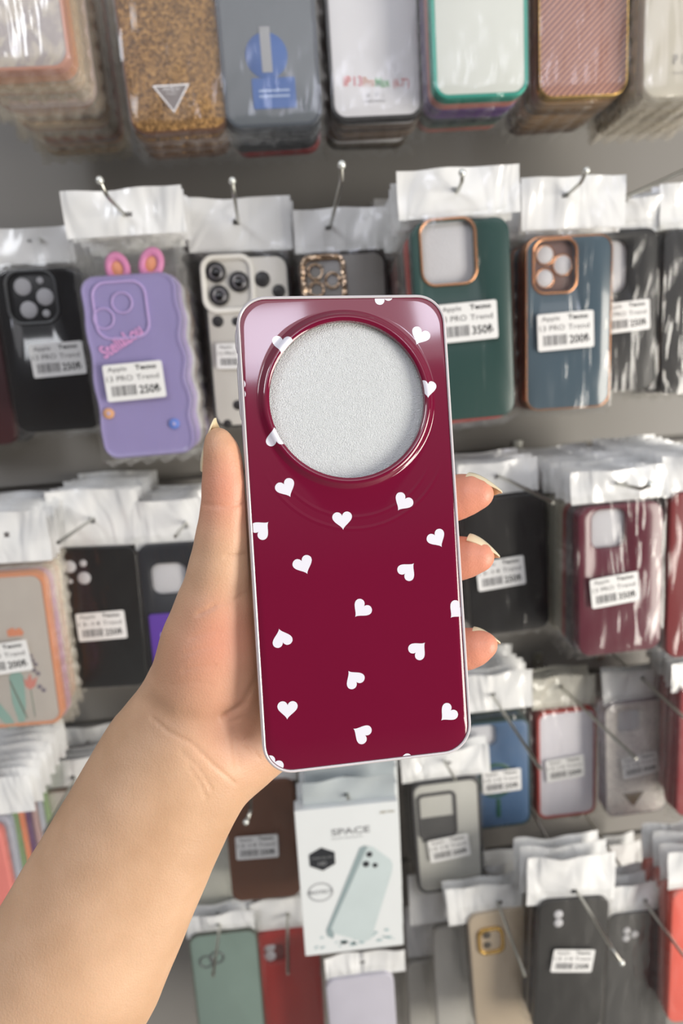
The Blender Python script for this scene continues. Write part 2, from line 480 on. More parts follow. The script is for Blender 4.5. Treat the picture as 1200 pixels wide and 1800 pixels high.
# ------------------------------------------------------------------ the hand and forearm (one continuous body)
def P3(px, py, d):
    return np.array([(px - 600) / F * d, -(py - 900) / F * d, -d], dtype=np.float32)
HSTEP = 0.0008
lo = np.array([-0.175, -0.300, -0.320], dtype=np.float32)
hi = np.array([0.075, 0.045, -0.225], dtype=np.float32)
dims = np.ceil((hi - lo) / HSTEP).astype(int)
xs = (lo[0] + HSTEP * np.arange(dims[0])).astype(np.float32)
ys = (lo[1] + HSTEP * np.arange(dims[1])).astype(np.float32)
zs_ = (lo[2] + HSTEP * np.arange(dims[2])).astype(np.float32)
D = np.full(dims, 0.05, dtype=np.float32)
def add_cap(a, b, kz=1.0, k=0.004):
    """a, b = (px, py, depth, radius in px)"""
    A, B = P3(*a[:3]), P3(*b[:3])
    ra, rb = a[3] / F * a[2], b[3] / F * b[2]
    mg = max(ra, rb) + 0.012
    l = np.minimum(A, B) - mg; h = np.maximum(A, B) + mg
    i0 = np.clip(((l - lo) / HSTEP).astype(int), 0, dims); i1 = np.clip(((h - lo) / HSTEP).astype(int) + 1, 0, dims)
    X = xs[i0[0]:i1[0]][:, None, None]; Y = ys[i0[1]:i1[1]][None, :, None]; Z = zs_[i0[2]:i1[2]][None, None, :]
    ab = B - A; ab2 = ab.copy(); ab2[2] /= kz
    L2 = float((ab2 ** 2).sum())
    px, py, pz = X - A[0], Y - A[1], (Z - A[2]) / kz
    tt = np.clip((px * ab2[0] + py * ab2[1] + pz * ab2[2]) / L2, 0, 1)
    d = np.sqrt((px - ab2[0] * tt) ** 2 + (py - ab2[1] * tt) ** 2 + (pz - ab2[2] * tt) ** 2) - (ra + (rb - ra) * tt)
    S = D[i0[0]:i1[0], i0[1]:i1[1], i0[2]:i1[2]]
    hh = np.maximum(k - np.abs(S - d), 0) / k
    S[...] = np.minimum(S, d) - hh * hh * k * 0.25
def chain(pts, kz=1.0, k=0.004):
    for i in range(len(pts) - 1): add_cap(pts[i], pts[i + 1], kz, k)
# forearm and wrist
chain([(-120, 2120, .252, 196), (20, 1880, .255, 172), (130, 1692, .259, 151), (187, 1579, .262, 141), (240, 1475, .264, 132), (288, 1382, .266, 125.5), (330, 1312, .268, 118)], .74, .010)
chain([(330, 1312, .268, 118), (352, 1262, .269, 100)], .78, .012)
# thenar and thumb
chain([(350, 1262, .266, 98), (366, 1190, .262, 86), (373, 1122, .259, 74), (381, 1060, .256, 61)], .92, .010)
chain([(381, 1060, .256, 61), (389, 996, .253, 50), (394, 940, .250, 42), (396.5, 893, .248, 38.5)], 1.0, .006)
chain([(396.5, 893, .248, 38.5), (396, 850, .2465, 36.5), (392, 812, .245, 30.5), (387, 786, .2435, 24), (383, 772, .243, 19)], 1.0, .004)
# palm behind the case
chain([(360, 1270, .272, 90), (420, 1312, .271, 60)], .8, .010)
chain([(380, 1200, .276, 80), (520, 1060, .284, 62)], .85, .012)
chain([(400, 1250, .276, 78), (560, 1110, .285, 62)], .85, .012)
chain([(410, 1290, .276, 70), (580, 1180, .285, 60)], .85, .012)
chain([(420, 1315, .275, 58), (580, 1240, .284, 54)], .85, .012)
# fingers
chain([(520, 1045, .286, 46), (640, 960, .288, 40), (735, 905, .279, 37), (785, 880, .2715, 36), (813, 871, .268, 34), (832, 868, .2655, 27), (846, 868, .264, 19)], 1.0, .004)
chain([(570, 1085, .287, 46), (670, 1030, .290, 40), (745, 1000, .280, 37), (788, 984, .2725, 35), (813, 980.5, .269, 33), (834, 978, .2665, 27), (847, 979, .265, 19)], 1.0, .004)
chain([(590, 1165, .287, 44), (680, 1160, .290, 38), (755, 1152, .280, 36), (792, 1143, .2725, 34), (822, 1140, .269, 32), (841, 1136, .2665, 25), (855, 1133, .265, 17)], 1.0, .004)
chain([(590, 1235, .285, 40), (660, 1250, .287, 33), (715, 1258, .279, 31), (755, 1255, .273, 27)], 1.0, .004)
# the hand presses against the case: carve the case's own volume out
KRn = np.array(KR, dtype=np.float32); KTn = np.array(KT, dtype=np.float32)
X, Y, Z = np.meshgrid(xs, ys, zs_, indexing='ij', sparse=True)
qx = KRn[0, 0] * (X - KTn[0]) + KRn[1, 0] * (Y - KTn[1]) + KRn[2, 0] * (Z - KTn[2])
qy = KRn[0, 1] * (X - KTn[0]) + KRn[1, 1] * (Y - KTn[1]) + KRn[2, 1] * (Z - KTn[2])
qz = KRn[0, 2] * (X - KTn[0]) + KRn[1, 2] * (Y - KTn[1]) + KRn[2, 2] * (Z - KTn[2])
ax_ = np.abs(qx) - (W / 2 - CRN); ay_ = np.abs(qy) - (H / 2 - CRN)
d2 = np.sqrt(np.maximum(ax_, 0) ** 2 + np.maximum(ay_, 0) ** 2) + np.minimum(np.maximum(ax_, ay_), 0) - CRN - .0004
dz = np.abs(qz + .0050) - .0062
dB = np.minimum(np.maximum(d2, dz), 0) + np.sqrt(np.maximum(d2, 0) ** 2 + np.maximum(dz, 0) ** 2)
del ax_, ay_, qx, qy, qz, d2, dz
kk = .0012
nB = -dB
hh = np.maximum(kk - np.abs(D - nB), 0) / kk
D = np.maximum(D, nB) + hh * hh * kk * .25
del nB, dB, hh
# surface nets
def surface_nets(D):
    s = D < 0
    nx, ny, nz_ = D.shape
    cnt = np.zeros((nx - 1, ny - 1, nz_ - 1), np.int8)
    for i in (0, 1):
        for j in (0, 1):
            for k in (0, 1):
                cnt += s[i:nx - 1 + i, j:ny - 1 + j, k:nz_ - 1 + k]
    act = np.argwhere((cnt > 0) & (cnt < 8))
    idx = -np.ones(cnt.shape, np.int64)
    idx[act[:, 0], act[:, 1], act[:, 2]] = np.arange(len(act))
    acc = np.zeros((len(act), 3)); w_ = np.zeros(len(act))
    cor = [(i, j, k) for i in (0, 1) for j in (0, 1) for k in (0, 1)]
    for a in range(8):
        for b in range(a + 1, 8):
            ca, cb = np.array(cor[a]), np.array(cor[b])
            if np.abs(ca - cb).sum() != 1: continue
            pa = act + ca; pb = act + cb
            va = D[pa[:, 0], pa[:, 1], pa[:, 2]].astype(float); vb = D[pb[:, 0], pb[:, 1], pb[:, 2]].astype(float)
            cr_ = (va < 0) != (vb < 0)
            t_ = np.where(cr_, va / np.where(cr_, va - vb, 1), 0)
            acc += np.where(cr_[:, None], pa + (pb - pa) * t_[:, None], 0); w_ += cr_
    V = acc / w_[:, None]
    quads = []
    for axx in range(3):
        sl0 = [slice(None)] * 3; sl1 = [slice(None)] * 3
        sl0[axx] = slice(0, -1); sl1[axx] = slice(1, None)
        a = s[tuple(sl0)]; b = s[tuple(sl1)]
        e_ = np.argwhere(a != b)
        u, v = [q for q in range(3) if q != axx]
        ok = (e_[:, u] > 0) & (e_[:, v] > 0) & (e_[:, u] < D.shape[u] - 1) & (e_[:, v] < D.shape[v] - 1)
        e_ = e_[ok]
        flip = a[e_[:, 0], e_[:, 1], e_[:, 2]]
        du = np.zeros(3, int); du[u] = 1; dv = np.zeros(3, int); dv[v] = 1
        def I(p): return idx[p[:, 0], p[:, 1], p[:, 2]]
        q = np.stack([I(e_ - du - dv), I(e_ - dv), I(e_), I(e_ - du)], 1)
        if axx == 1: flip = ~flip
        q[~flip] = q[~flip][:, ::-1]
        quads.append(q)
    Q = np.concatenate(quads); Q = Q[(Q >= 0).all(1)]
    return V, Q
V, Q = surface_nets(D)
V = lo + V * HSTEP
del D
# light smoothing
for _ in range(2):
    s_ = np.zeros_like(V); c_ = np.zeros(len(V))
    for a in range(4):
        b = (a + 1) % 4
        np.add.at(s_, Q[:, a], V[Q[:, b]]); np.add.at(c_, Q[:, a], 1)
        np.add.at(s_, Q[:, b], V[Q[:, a]]); np.add.at(c_, Q[:, b], 1)
    V = V * .5 + .5 * s_ / np.maximum(c_, 1)[:, None]
# skin creases: shallow folds pressed into the side that faces the camera
CREASES = [  # polyline px, depth m, half width px
    ([(266, 1262), (296, 1287), (338, 1308), (376, 1346), (412, 1376)], .00045, 3.2),
    ([(330, 1345), (352, 1378), (362, 1402)], .00025, 3.4), ([(318, 1322), (350, 1352), (372, 1388)], .0003, 3),
    ([(262, 1236), (300, 1262), (350, 1270), (395, 1262)], .0010, 17.0),
    ([(395, 1262), (428, 1238), (450, 1196)], .0009, 6.0), ([(400, 1266), (412, 1300), (418, 1345)], .0005, 9),
    ([(358, 887), (395, 890), (434, 884)], .0004, 3.2), ([(396, 979), (418, 976), (440, 974)], .0004, 3),
    ([(345, 1080), (370, 1066), (405, 1058), (436, 1040)], .0003, 3), ([(350, 1080), (362, 1076), (376, 1066)], .0004, 3),
    ([(318, 1152), (350, 1142), (390, 1132)], .00022, 3), ([(322, 1178), (350, 1172), (378, 1170)], .00025, 3),
    ([(335, 1122), (360, 1112), (385, 1108)], .0002, 3), ([(300, 1205), (340, 1198), (372, 1204)], .0002, 3),
    ([(405, 1272), (425, 1262), (448, 1262)], .0003, 3), ([(415, 1300), (435, 1310), (455, 1332)], .0003, 3)]
pxs = 600 + F * V[:, 0] / -V[:, 2]; pys = 900 - F * V[:, 1] / -V[:, 2]
# vertex normals
A_, B_, C_, D_ = (V[Q[:, i]] for i in range(4))
fn = np.cross(C_ - A_, D_ - B_)
vn = np.zeros_like(V)
for i in range(4): np.add.at(vn, Q[:, i], fn)
vn /= np.maximum(np.linalg.norm(vn, axis=1), 1e-12)[:, None]
face = np.clip(vn[:, 2] * 1.5, 0, 1)
if (vn[:, 2] * (V[:, 2] > -0.255)).sum() < 0:
    Q = Q[:, ::-1]; vn = -vn; face = np.clip(vn[:, 2] * 1.5, 0, 1)
disp = np.zeros(len(V))
for pl, dep, hw in CREASES:
    dm = np.full(len(V), 1e9)
    for (x0, y0), (x1, y1) in zip(pl[:-1], pl[1:]):
        dx, dy = x1 - x0, y1 - y0
        t_ = np.clip(((pxs - x0) * dx + (pys - y0) * dy) / (dx * dx + dy * dy), 0, 1)
        dm = np.minimum(dm, np.hypot(pxs - x0 - dx * t_, pys - y0 - dy * t_))
    disp += dep * np.exp(-(dm / hw) ** 2)
V = V - vn * (disp * face)[:, None]
CRn = np.array(CR, dtype=float)
org = CAM + CR @ Vector(P3(330, 1312, .268).tolist())
Vw = V @ CRn.T + np.array(CAM) - np.array(org)
me = bpy.data.meshes.new('person')
me.vertices.add(len(Vw)); me.vertices.foreach_set('co', Vw.astype(np.float32).ravel())
me.loops.add(Q.size); me.loops.foreach_set('vertex_index', Q.astype(np.int32).ravel())
me.polygons.add(len(Q)); me.polygons.foreach_set('loop_start', np.arange(0, Q.size, 4, dtype=np.int32))
me.update(calc_edges=True); me.validate()
for p in me.polygons: p.use_smooth = True
# skin
SK = bpy.data.materials.new('skin'); SK.use_nodes = True
t = SK.node_tree; b_ = t.nodes['Principled BSDF']
tcn = t.nodes.new('ShaderNodeTexCoord')
n1 = t.nodes.new('ShaderNodeTexNoise'); n1.inputs['Scale'].default_value = 32; n1.inputs['Detail'].default_value = 4
n2 = t.nodes.new('ShaderNodeTexNoise'); n2.inputs['Scale'].default_value = 900; n2.inputs['Detail'].default_value = 3
vo = t.nodes.new('ShaderNodeTexVoronoi'); vo.inputs['Scale'].default_value = 1300
rp = t.nodes.new('ShaderNodeValToRGB')
t.links.new(tcn.outputs['Object'], n1.inputs['Vector']); t.links.new(tcn.outputs['Object'], n2.inputs['Vector']); t.links.new(tcn.outputs['Object'], vo.inputs['Vector'])
t.links.new(n1.outputs['Fac'], rp.inputs[0])
el = rp.color_ramp.elements
el[0].position = .36; el[0].color = lin((200, 160, 126)); el[1].position = .66; el[1].color = lin((220, 180, 146))
# palms and fingertips are pinker than the forearm
geo = t.nodes.new('ShaderNodeAttribute'); geo.attribute_name = 'palm'
mx = t.nodes.new('ShaderNodeMix'); mx.data_type = 'RGBA'; mx.inputs['B'].default_value = lin((222, 148, 122))
t.links.new(geo.outputs['Fac'], mx.inputs['Factor']); t.links.new(rp.outputs[0], mx.inputs['A']); t.links.new(mx.outputs['Result'], b_.inputs['Base Color'])
b_.inputs['Roughness'].default_value = .48
b_.inputs['Subsurface Weight'].default_value = .12
b_.inputs['Subsurface Radius'].default_value = (.008, .003, .0015)
b_.inputs['Subsurface Scale'].default_value = .5
am = t.nodes.new('ShaderNodeMath'); am.operation = 'ADD'
t.links.new(n2.outputs['Fac'], am.inputs[0]); t.links.new(vo.outputs['Distance'], am.inputs[1])
bp = t.nodes.new('ShaderNodeBump'); bp.inputs['Strength'].default_value = .35; bp.inputs['Distance'].default_value = .0002
t.links.new(am.outputs[0], bp.inputs['Height']); t.links.new(bp.outputs[0], b_.inputs['Normal'])
me.materials.append(SK)
att = me.attributes.new('palm', 'FLOAT', 'POINT')
def blob(cx, cy, r): return np.exp(-(((pxs - cx) ** 2 + (pys - cy) ** 2) / r ** 2))
palm = np.clip(.6 * blob(400, 1110, 75) + .8 * blob(395, 860, 80) + .45 * blob(420, 1290, 75) + (pxs > 700) * .95 * (pys < 1300) + .35 * blob(350, 1180, 90), 0, 1)
att.data.foreach_set('value', palm.astype(np.float32))
person = bpy.data.objects.new('person', me); C.objects.link(person)
person.location = org
tag(person, 'bare forearm and hand gripping the burgundy hearts case, thumb raised', 'person')

NAIL = mat('nail', (240, 224, 188), 0.22, noise=0.03, sss=0.1, coat=0.4)
def nail(base, tip, r0, r1, dors, ang, lab, point=0.5):
    """curved nail plate from its root (px,py,depth) to the free edge, wrapped round the finger axis"""
    A = Vector(P3(*base).tolist()); B = Vector(P3(*tip).tolist())
    ax = (B - A).normalized()
    dv = Vector(dors); dv = (dv - ax * dv.dot(ax)).normalized()
    sd = ax.cross(dv)
    bm = bmesh.new()
    NS, NT = 14, 16
    top = []; bot = []
    for i in range(NS + 1):
        s = i / NS
        rowt = []; rowb = []
        wa = ang * (1 if s < .55 else math.sqrt(max(0.02, 1 - ((s - .55) / .45) ** 2 * (1 - point * .25))))
        r = r1 + (r0 - r1) * (1 - s ** 1.6)
        cen = A.lerp(B, s)
        for j in range(NT + 1):
            a = -wa + 2 * wa * j / NT
            dirv = dv * math.cos(a) + sd * math.sin(a)
            rowt.append(bm.verts.new(cen + dirv * (r + .0003)))
            rowb.append(bm.verts.new(cen + dirv * (r - .0003)))
        top.append(rowt); bot.append(rowb)
    for i in range(NS):
        for j in range(NT):
            bm.faces.new((top[i][j], top[i + 1][j], top[i + 1][j + 1], top[i][j + 1]))
            bm.faces.new((bot[i][j], bot[i][j + 1], bot[i + 1][j + 1], bot[i + 1][j]))
        bm.faces.new((top[i][0], bot[i][0], bot[i + 1][0], top[i + 1][0]))
        bm.faces.new((top[i][NT], top[i + 1][NT], bot[i + 1][NT], bot[i][NT]))
    for j in range(NT):
        bm.faces.new((top[0][j], top[0][j + 1], bot[0][j + 1], bot[0][j]))
        bm.faces.new((top[NS][j], bot[NS][j], bot[NS][j + 1], top[NS][j + 1]))
    bm.transform(Matrix.Translation(CAM - org) @ CR.to_4x4())
    o = link('fingernail', bm, NAIL, person)
    o['label'] = lab
px2m = .265 / F
nail((824, 869, .268), (881, 871, .262), 38 * px2m, 7 * px2m, (0.05, .88, -.47), R_(66), 'pale nail of the topmost finger on the right of the case')
nail((822, 979, .2685), (877, 986, .264), 41 * px2m, 8 * px2m, (0.05, .90, -.42), R_(66), 'pale nail of the middle of the three fingertips')
nail((834, 1136, .2685), (879, 1137, .265), 33.5 * px2m, 7 * px2m, (0.05, .85, -.5), R_(60), 'pale nail of the lowest fingertip')
nail((391, 822, .247), (381, 735, .241), 35 * px2m, 3.5 * px2m, (-.84, .05, -.54), R_(66), 'long pale nail of the thumb')

# ------------------------------------------------------------------ packaged phone cases on hooks
def bag_bm(bw, bh, th, seed, nx=18, nz=30, top=0.012, puff=0.0012):
    """clear sleeve round the case: front sheet that wraps down to the back edges"""
    rd = random.Random(seed)
    bm = bmesh.new()
    w2, z0, z1 = bw / 2 + .006, -bh / 2 - .006, bh / 2 + top
    ph = [rd.uniform(0, 6.28) for _ in range(6)]
    g = {}
    for i in range(nx + 1):
        for j in range(nz + 1):
            u = -1 + 2 * i / nx; v = j / nz
            x = u * w2; z = z0 + (z1 - z0) * v
            ex = min(1, max(0, (w2 - abs(x)) / .006)); ez = min(1, max(0, min(z - z0, (z1 - z)) / .008))
            e_ = math.sqrt(max(0, 1 - (1 - ex) ** 2)) * math.sqrt(max(0, 1 - (1 - ez) ** 2))
            wr = .0006 * math.sin(x * 330 + ph[0] + 1.5 * math.sin(z * 40 + ph[1])) + .0005 * math.sin(z * 90 + x * 160 + ph[2])
            y = -(th + .0008 + puff) * e_ - abs(wr) * e_
            if e_ < .3:
                z += .0022 * math.sin(x * 420 + ph[3]); y -= .0018 * math.sin(x * 900 + z * 700 + ph[5])
                x += .0016 * math.sin(z * 420 + ph[4])
            g[i, j] = bm.verts.new((x, y, z))
    for i in range(nx):
        for j in range(nz):
            bm.faces.new((g[i, j], g[i + 1, j], g[i + 1, j + 1], g[i, j + 1]))
    return bm
def header_bm(hw, z0, z1, hx, hz, y, seed, nx=16, nz=10, lean=0.0):
    """white hang header with a punched hole for the hook"""
    rd = random.Random(seed)
    bm = bmesh.new()
    ph = [rd.uniform(0, 6.28) for _ in range(5)]
    fs = []
    xsg = [-hw / 2 + hw * i / nx for i in range(nx + 1)]
    # keep a cell centred on the hole
    zsg = [z0 + (z1 - z0) * j / nz for j in range(nz + 1)]
    hi_ = min(range(nx), key=lambda i: abs((xsg[i] + xsg[i + 1]) / 2 - hx)); hj = min(range(nz), key=lambda j: abs((zsg[j] + zsg[j + 1]) / 2 - hz))
    g = {}
    for s_i, off in ((0, 0), (1, .0003)):
        for i, x in enumerate(xsg):
            for j, z in enumerate(zsg):
                v = (z - z0) / (z1 - z0)
                yy = y + .0022 * math.sin(x * 70 + ph[0] + 2 * v) * v + .0015 * math.sin(x * 150 - z * 120 + ph[1]) * v - lean * v * v
                g[s_i, i, j] = bm.verts.new((x, yy + off, z + .0006 * math.sin(x * 90 + ph[2]) * v))
    for i in range(nx):
        for j in range(nz):
            if i == hi_ and j == hj: continue
            bm.faces.new((g[0, i, j], g[0, i + 1, j], g[0, i + 1, j + 1], g[0, i, j + 1]))
            bm.faces.new((g[1, i, j], g[1, i, j + 1], g[1, i + 1, j + 1], g[1, i + 1, j]))
    for j in range(nz):
        bm.faces.new((g[0, 0, j], g[0, 0, j + 1], g[1, 0, j + 1], g[1, 0, j])); bm.faces.new((g[0, nx, j], g[1, nx, j], g[1, nx, j + 1], g[0, nx, j + 1]))
    for i in range(nx):
        bm.faces.new((g[0, i, nz], g[0, i + 1, nz], g[1, i + 1, nz], g[1, i, nz])); bm.faces.new((g[0, i, 0], g[1, i, 0], g[1, i + 1, 0], g[0, i + 1, 0]))
    return bm
def label_print(bm, lw, lh, l1, l2, price, y):
    u = lw / 50.0; v = lh / 30.0
    put_text(bm, l1, -lw / 2 + 4 * u, lh / 2 - 7 * v, 16 * u, 4.8 * v, y)
    put_text(bm, 'Tecno', lw / 2 - 23 * u, lh / 2 - 6 * v, 18 * u, 4.0 * v, y, .03, 1)
    put_text(bm, l2, -lw / 2 + 2 * u, lh / 2 - 14 * v, 22 * u, 4.4 * v, y)
    put_text(bm, 'Trend', lw / 2 - 23 * u, lh / 2 - 14 * v, 19 * u, 4.2 * v, y)
    rd = random.Random(5)
    x = -lw / 2 + 5 * u
    while x < lw / 2 - 25 * u:
        wb = rd.choice((.5, .5, .9, 1.3)) * u
        q = [bm.verts.new(p) for p in ((x, y, -lh / 2 + 4 * v), (x + wb, y, -lh / 2 + 4 * v), (x + wb, y, -lh / 2 + 12.5 * v), (x, y, -lh / 2 + 12.5 * v))]
        bm.faces.new(q)
        x += wb + rd.choice((.5, .8)) * u
    put_text(bm, price, lw / 2 - 22 * u, -lh / 2 + 4.5 * v, 18 * u, 7.2 * v, y, .02, 1)

ALLP = []
def solve_t(cx, cy, wpx, wm):
    """distance from the wall at which a width wm looks wpx wide"""
    lo_, hi_ = -.02, .55
    for _ in range(40):
        m_ = (lo_ + hi_) / 2
        P = at_y(cx, cy, -m_)
        a = proj(P + Vector((-wm / 2, 0, 0))); b = proj(P + Vector((wm / 2, 0, 0)))
        if math.hypot(a[0] - b[0], a[1] - b[1]) < wpx: lo_ = m_
        else: hi_ = m_
    return (lo_ + hi_) / 2

def make_pack(name_, builder, cx, cy, wpx, hpx, wm=.075, th=.011, tilt=0, t=None, header=None, lab=None, bag=True, bag_mat=None, swing=0, seed=1, hcol=None):
    """builder(root, bw, bh, th, loc) adds the case's own parts. header = (px0, px1, ytop, ybot, holex, holey)"""
    if t is None: t = solve_t(cx, cy, wpx, wm)
    P = at_y(cx, cy, -t)
    # real height from the picture height
    k0 = proj(P + Vector((0, 0, .05))); k1 = proj(P - Vector((0, 0, .05)))
    bh = .10 * hpx / math.hypot(k0[0] - k1[0], k0[1] - k1[1])
    rt = empty(name_, (P.x, P.y + th, P.z), (0, R_(tilt), 0))
    rt.rotation_euler = (R_(swing), R_(tilt), 0)
    inv = rt.rotation_euler.to_matrix().transposed()
    def loc(px, py, y=-th):
        Q_ = at_y(px, py, P.y) - Vector((P.x, P.y, P.z))
        q = inv @ Q_
        return q.x, q.z
    builder(rt, wm, bh, th, loc)
    if header:
        x0, x1, yt, yb, hx, hy = header
        cxp = (x0 + x1) / 2
        a = loc(cxp, yt); b = loc(cxp, yb)
        l_ = loc(x0, (yt + yb) / 2); r_ = loc(x1, (yt + yb) / 2)
        hw = math.hypot(r_[0] - l_[0], r_[1] - l_[1]); mxx = (l_[0] + r_[0]) / 2
        h_ = loc(hx, hy)
        bm = header_bm(hw, min(b[1], a[1] - .01), a[1], h_[0] - mxx, h_[1], -th * .6, seed)
        o = link('bag_header', bm, hcol or HEADER, rt)
        o.location.x = mxx
        topz = max(.010, b[1] - bh / 2)
    else:
        topz = .012
    if bag:
        link('bag', bag_bm(wm, bh, th, seed, top=min(topz, .03)), bag_mat or BAG, rt)
    if lab:
        lx, ly, lwpx, l1, l2, price, rot = lab
        a = loc(lx, ly)
        lw = .047 if lwpx is None else lwpx
        lh = lw * .62
        e_ = empty_mesh_label(rt, a, lw, lh, l1, l2, price, rot, th)
    rt['_t'] = t
    ALLP.append((rt, P, t, bh))
    return rt, P, t, bh
_lm = {}
def empty_mesh_label(rt, a, lw, lh, l1, l2, price, rot, th):
    bm = bmesh.new(); rslab(bm, lw, lh, .0018, 0, -.0002, .0001, k=4)
    o = link('price_label', bm, PAPER, rt, smooth=False)
    o.location = (a[0], -th - .0036, a[1]); o.rotation_euler = (0, R_(rot), 0)
    bm = bmesh.new(); label_print(bm, lw, lh, l1, l2, price, -.00035)
    p = link('label_print', bm, INK, o, smooth=False, extra=[INKD])
    p['label'] = 'barcode, model name and price printed in black'
    return o

def copy_tree(o, parent=None, skip=('price_label',)):
    c = o.copy(); C.objects.link(c)
    if parent: c.parent = parent
    for ch in o.children:
        if ch.name.split('.')[0] in skip: continue
        copy_tree(ch, c, skip)
    return c
def recolour(o, old, new):
    pass

# ---- case builders ------------------------------------------------
def plain(col, cam_=None, gloss=.35, lens=None, rim=None, hole=None, metal=0, win_col=None, border=None, extra=None, key=None, radius=.0115, camrim=None, coat=0.1, lensr=None, bt=.0006):
    """solid case. cam_=(px,py,w m,h m,r m) camera opening; lens=[(dx,dz,r)] in fractions of the opening"""
    def f(rt, bw, bh, th, loc):
        m = col if isinstance(col, bpy.types.Material) else mat('case_%d_%d_%d' % col, col, gloss, metal, coat=coat)
        if cam_:
            x, z = loc(cam_[0], cam_[1]); w_, h_, r_ = cam_[2:5]
            bm = bmesh.new(); rframe(bm, bw, bh, radius, w_, h_, r_, 0, -th, .0014, icx=x, icz=z)
            link('case_shell', bm, m, rt)
            bm = bmesh.new(); rslab(bm, w_ + .004, h_ + .004, r_, -.0005, -th * .55, .0004, cx=x, cz=z)
            wc = win_col or (196, 196, 200)
            if lens:
                link('camera_plate', bm, mat('cam_%d_%d_%d' % wc, wc, .3), rt)
                for dx, dz_, lr in lens:
                    bm = bmesh.new(); disc(bm, x + dx * w_, z + dz_ * h_, lr, -th * .5, -th * .62)
                    link('lens_opening', bm, lensr or FOAM, rt)
            else:
                link('camera_window', bm, FOAM if win_col is None else mat('cam_%d_%d_%d' % wc, wc, .5), rt)
            if camrim:
                bm = bmesh.new(); rframe(bm, w_ + .004, h_ + .004, r_ + .002, w_ - .0002, h_ - .0002, r_, -th + .001, -th - .0012, .0008, cx=x, cz=z, icx=x, icz=z)
                link('camera_rim', bm, camrim, rt)
        else:
            bm = bmesh.new(); rslab(bm, bw, bh, radius, 0, -th, .0016)
            link('case_shell', bm, m, rt)
        if border:
            bm = bmesh.new(); rframe(bm, bw + .0016, bh + .0016, radius + .0008, bw - 2 * bt, bh - 2 * bt, radius - bt, -.001, -th - .0006, .0008 if bt < .001 else .0012)
            link('bumper', bm, border, rt)
        if extra: extra(rt, bw, bh, th, loc)
    return f
def part(name_, bm, m, rt, y=None, smooth=True):
    return link(name_, bm, m, rt, smooth)

GOLDR = mat('rose_gold_plating', (214, 158, 118), 0.22, 0.9)
GOLD = mat('gold_plating', (216, 178, 104), 0.25, 0.9)
TEAL = mat('teal_plating', (52, 150, 132), 0.25, 0.3)
BLACKR = mat('black_rubber', (30, 31, 33), .45)
REDR = mat('red_rubber', (172, 52, 44), .45)
ORANGER = mat('orange_rubber', (232, 140, 84), .4)

# glitter / weave materials
def glitter(key, a, b, scale=700, rough=.25, metal=.8):
    m = mat(key, a, rough, metal)
    t = m.node_tree; bs = t.nodes['Principled BSDF']
    tcn = t.nodes.new('ShaderNodeTexCoord'); vo = t.nodes.new('ShaderNodeTexVoronoi'); vo.inputs['Scale'].default_value = scale
    t.links.new(tcn.outputs['Object'], vo.inputs['Vector'])
    rp = t.nodes.new('ShaderNodeValToRGB'); rp.color_ramp.elements[0].color = lin(a); rp.color_ramp.elements[1].color = lin(b)
    t.links.new(vo.outputs['Color'], rp.inputs[0]); t.links.new(rp.outputs[0], bs.inputs['Base Color'])
    bp = t.nodes.new('ShaderNodeBump'); bp.inputs['Strength'].default_value = .9; bp.inputs['Distance'].default_value = .001
    t.links.new(vo.outputs['Distance'], bp.inputs['Height']); t.links.new(bp.outputs[0], bs.inputs['Normal'])
    return m
def weave(key, a, b, scale=85):
    m = mat(key, a, .35, .3)
    t = m.node_tree; bs = t.nodes['Principled BSDF']
    tcn = t.nodes.new('ShaderNodeTexCoord')
    mp = t.nodes.new('ShaderNodeMapping'); mp.inputs['Rotation'].default_value = (0, R_(42), 0)
    wv = t.nodes.new('ShaderNodeTexWave'); wv.inputs['Scale'].default_value = scale; wv.bands_direction = 'Z'; wv.inputs['Distortion'].default_value = .6; wv.inputs['Detail Scale'].default_value = 90
    t.links.new(tcn.outputs['Object'], mp.inputs[0]); t.links.new(mp.outputs[0], wv.inputs['Vector'])
    rp = t.nodes.new('ShaderNodeValToRGB'); rp.color_ramp.elements[0].color = lin(a); rp.color_ramp.elements[1].color = lin(b)
    t.links.new(wv.outputs['Fac'], rp.inputs[0]); t.links.new(rp.outputs[0], bs.inputs['Base Color'])
    bp = t.nodes.new('ShaderNodeBump'); bp.inputs['Strength'].default_value = .6; bp.inputs['Distance'].default_value = .0006
    t.links.new(wv.outputs['Fac'], bp.inputs['Height']); t.links.new(bp.outputs[0], bs.inputs['Normal'])
    return m

def tri_badge(px, py, s, col, back=(120, 112, 110)):
    def f(rt, bw, bh, th, loc):
        x, z = loc(px, py)
        bm = bmesh.new()
        def T(k): return [(x - s * k / 2, z + s * k * .28), (x, z - s * k * .42), (x + s * k / 2, z + s * k * .28)]
        def slab3(o, i_, y0, y1):
            bridge(bm, [[(a, y0, b) for a, b in o], [(a, y1, b) for a, b in o], [(a, y1, b) for a, b in i_], [(a, y0, b) for a, b in i_]], cyclic=True)
        slab3(T(1), T(.84), -th, -th - .0016)
        link('badge_rim', bm, mat('badge_silver', (214, 210, 206), .25, .7), rt)
        bm = bmesh.new(); poly(bm, T(.86), -th, -th - .0009)
        b_o = link('badge', bm, mat('badge_%d' % back[0], back, .3, .4), rt)
        bm = bmesh.new()
        put_text(bm, 'PRADA', x - s * .22, z + s * .13, s * .44, s * .09, -th - .0012)
        put_text(bm, 'MILANO', x - s * .13, z + s * .04, s * .26, s * .05, -th - .0012)
        link('lettering', bm, mat('badge_silver', (214, 210, 206)), b_o, smooth=False)
    return f

def circle_cam(px, py, sz, ringm, platec=(36, 36, 38), lens_r=.0065):
    pass

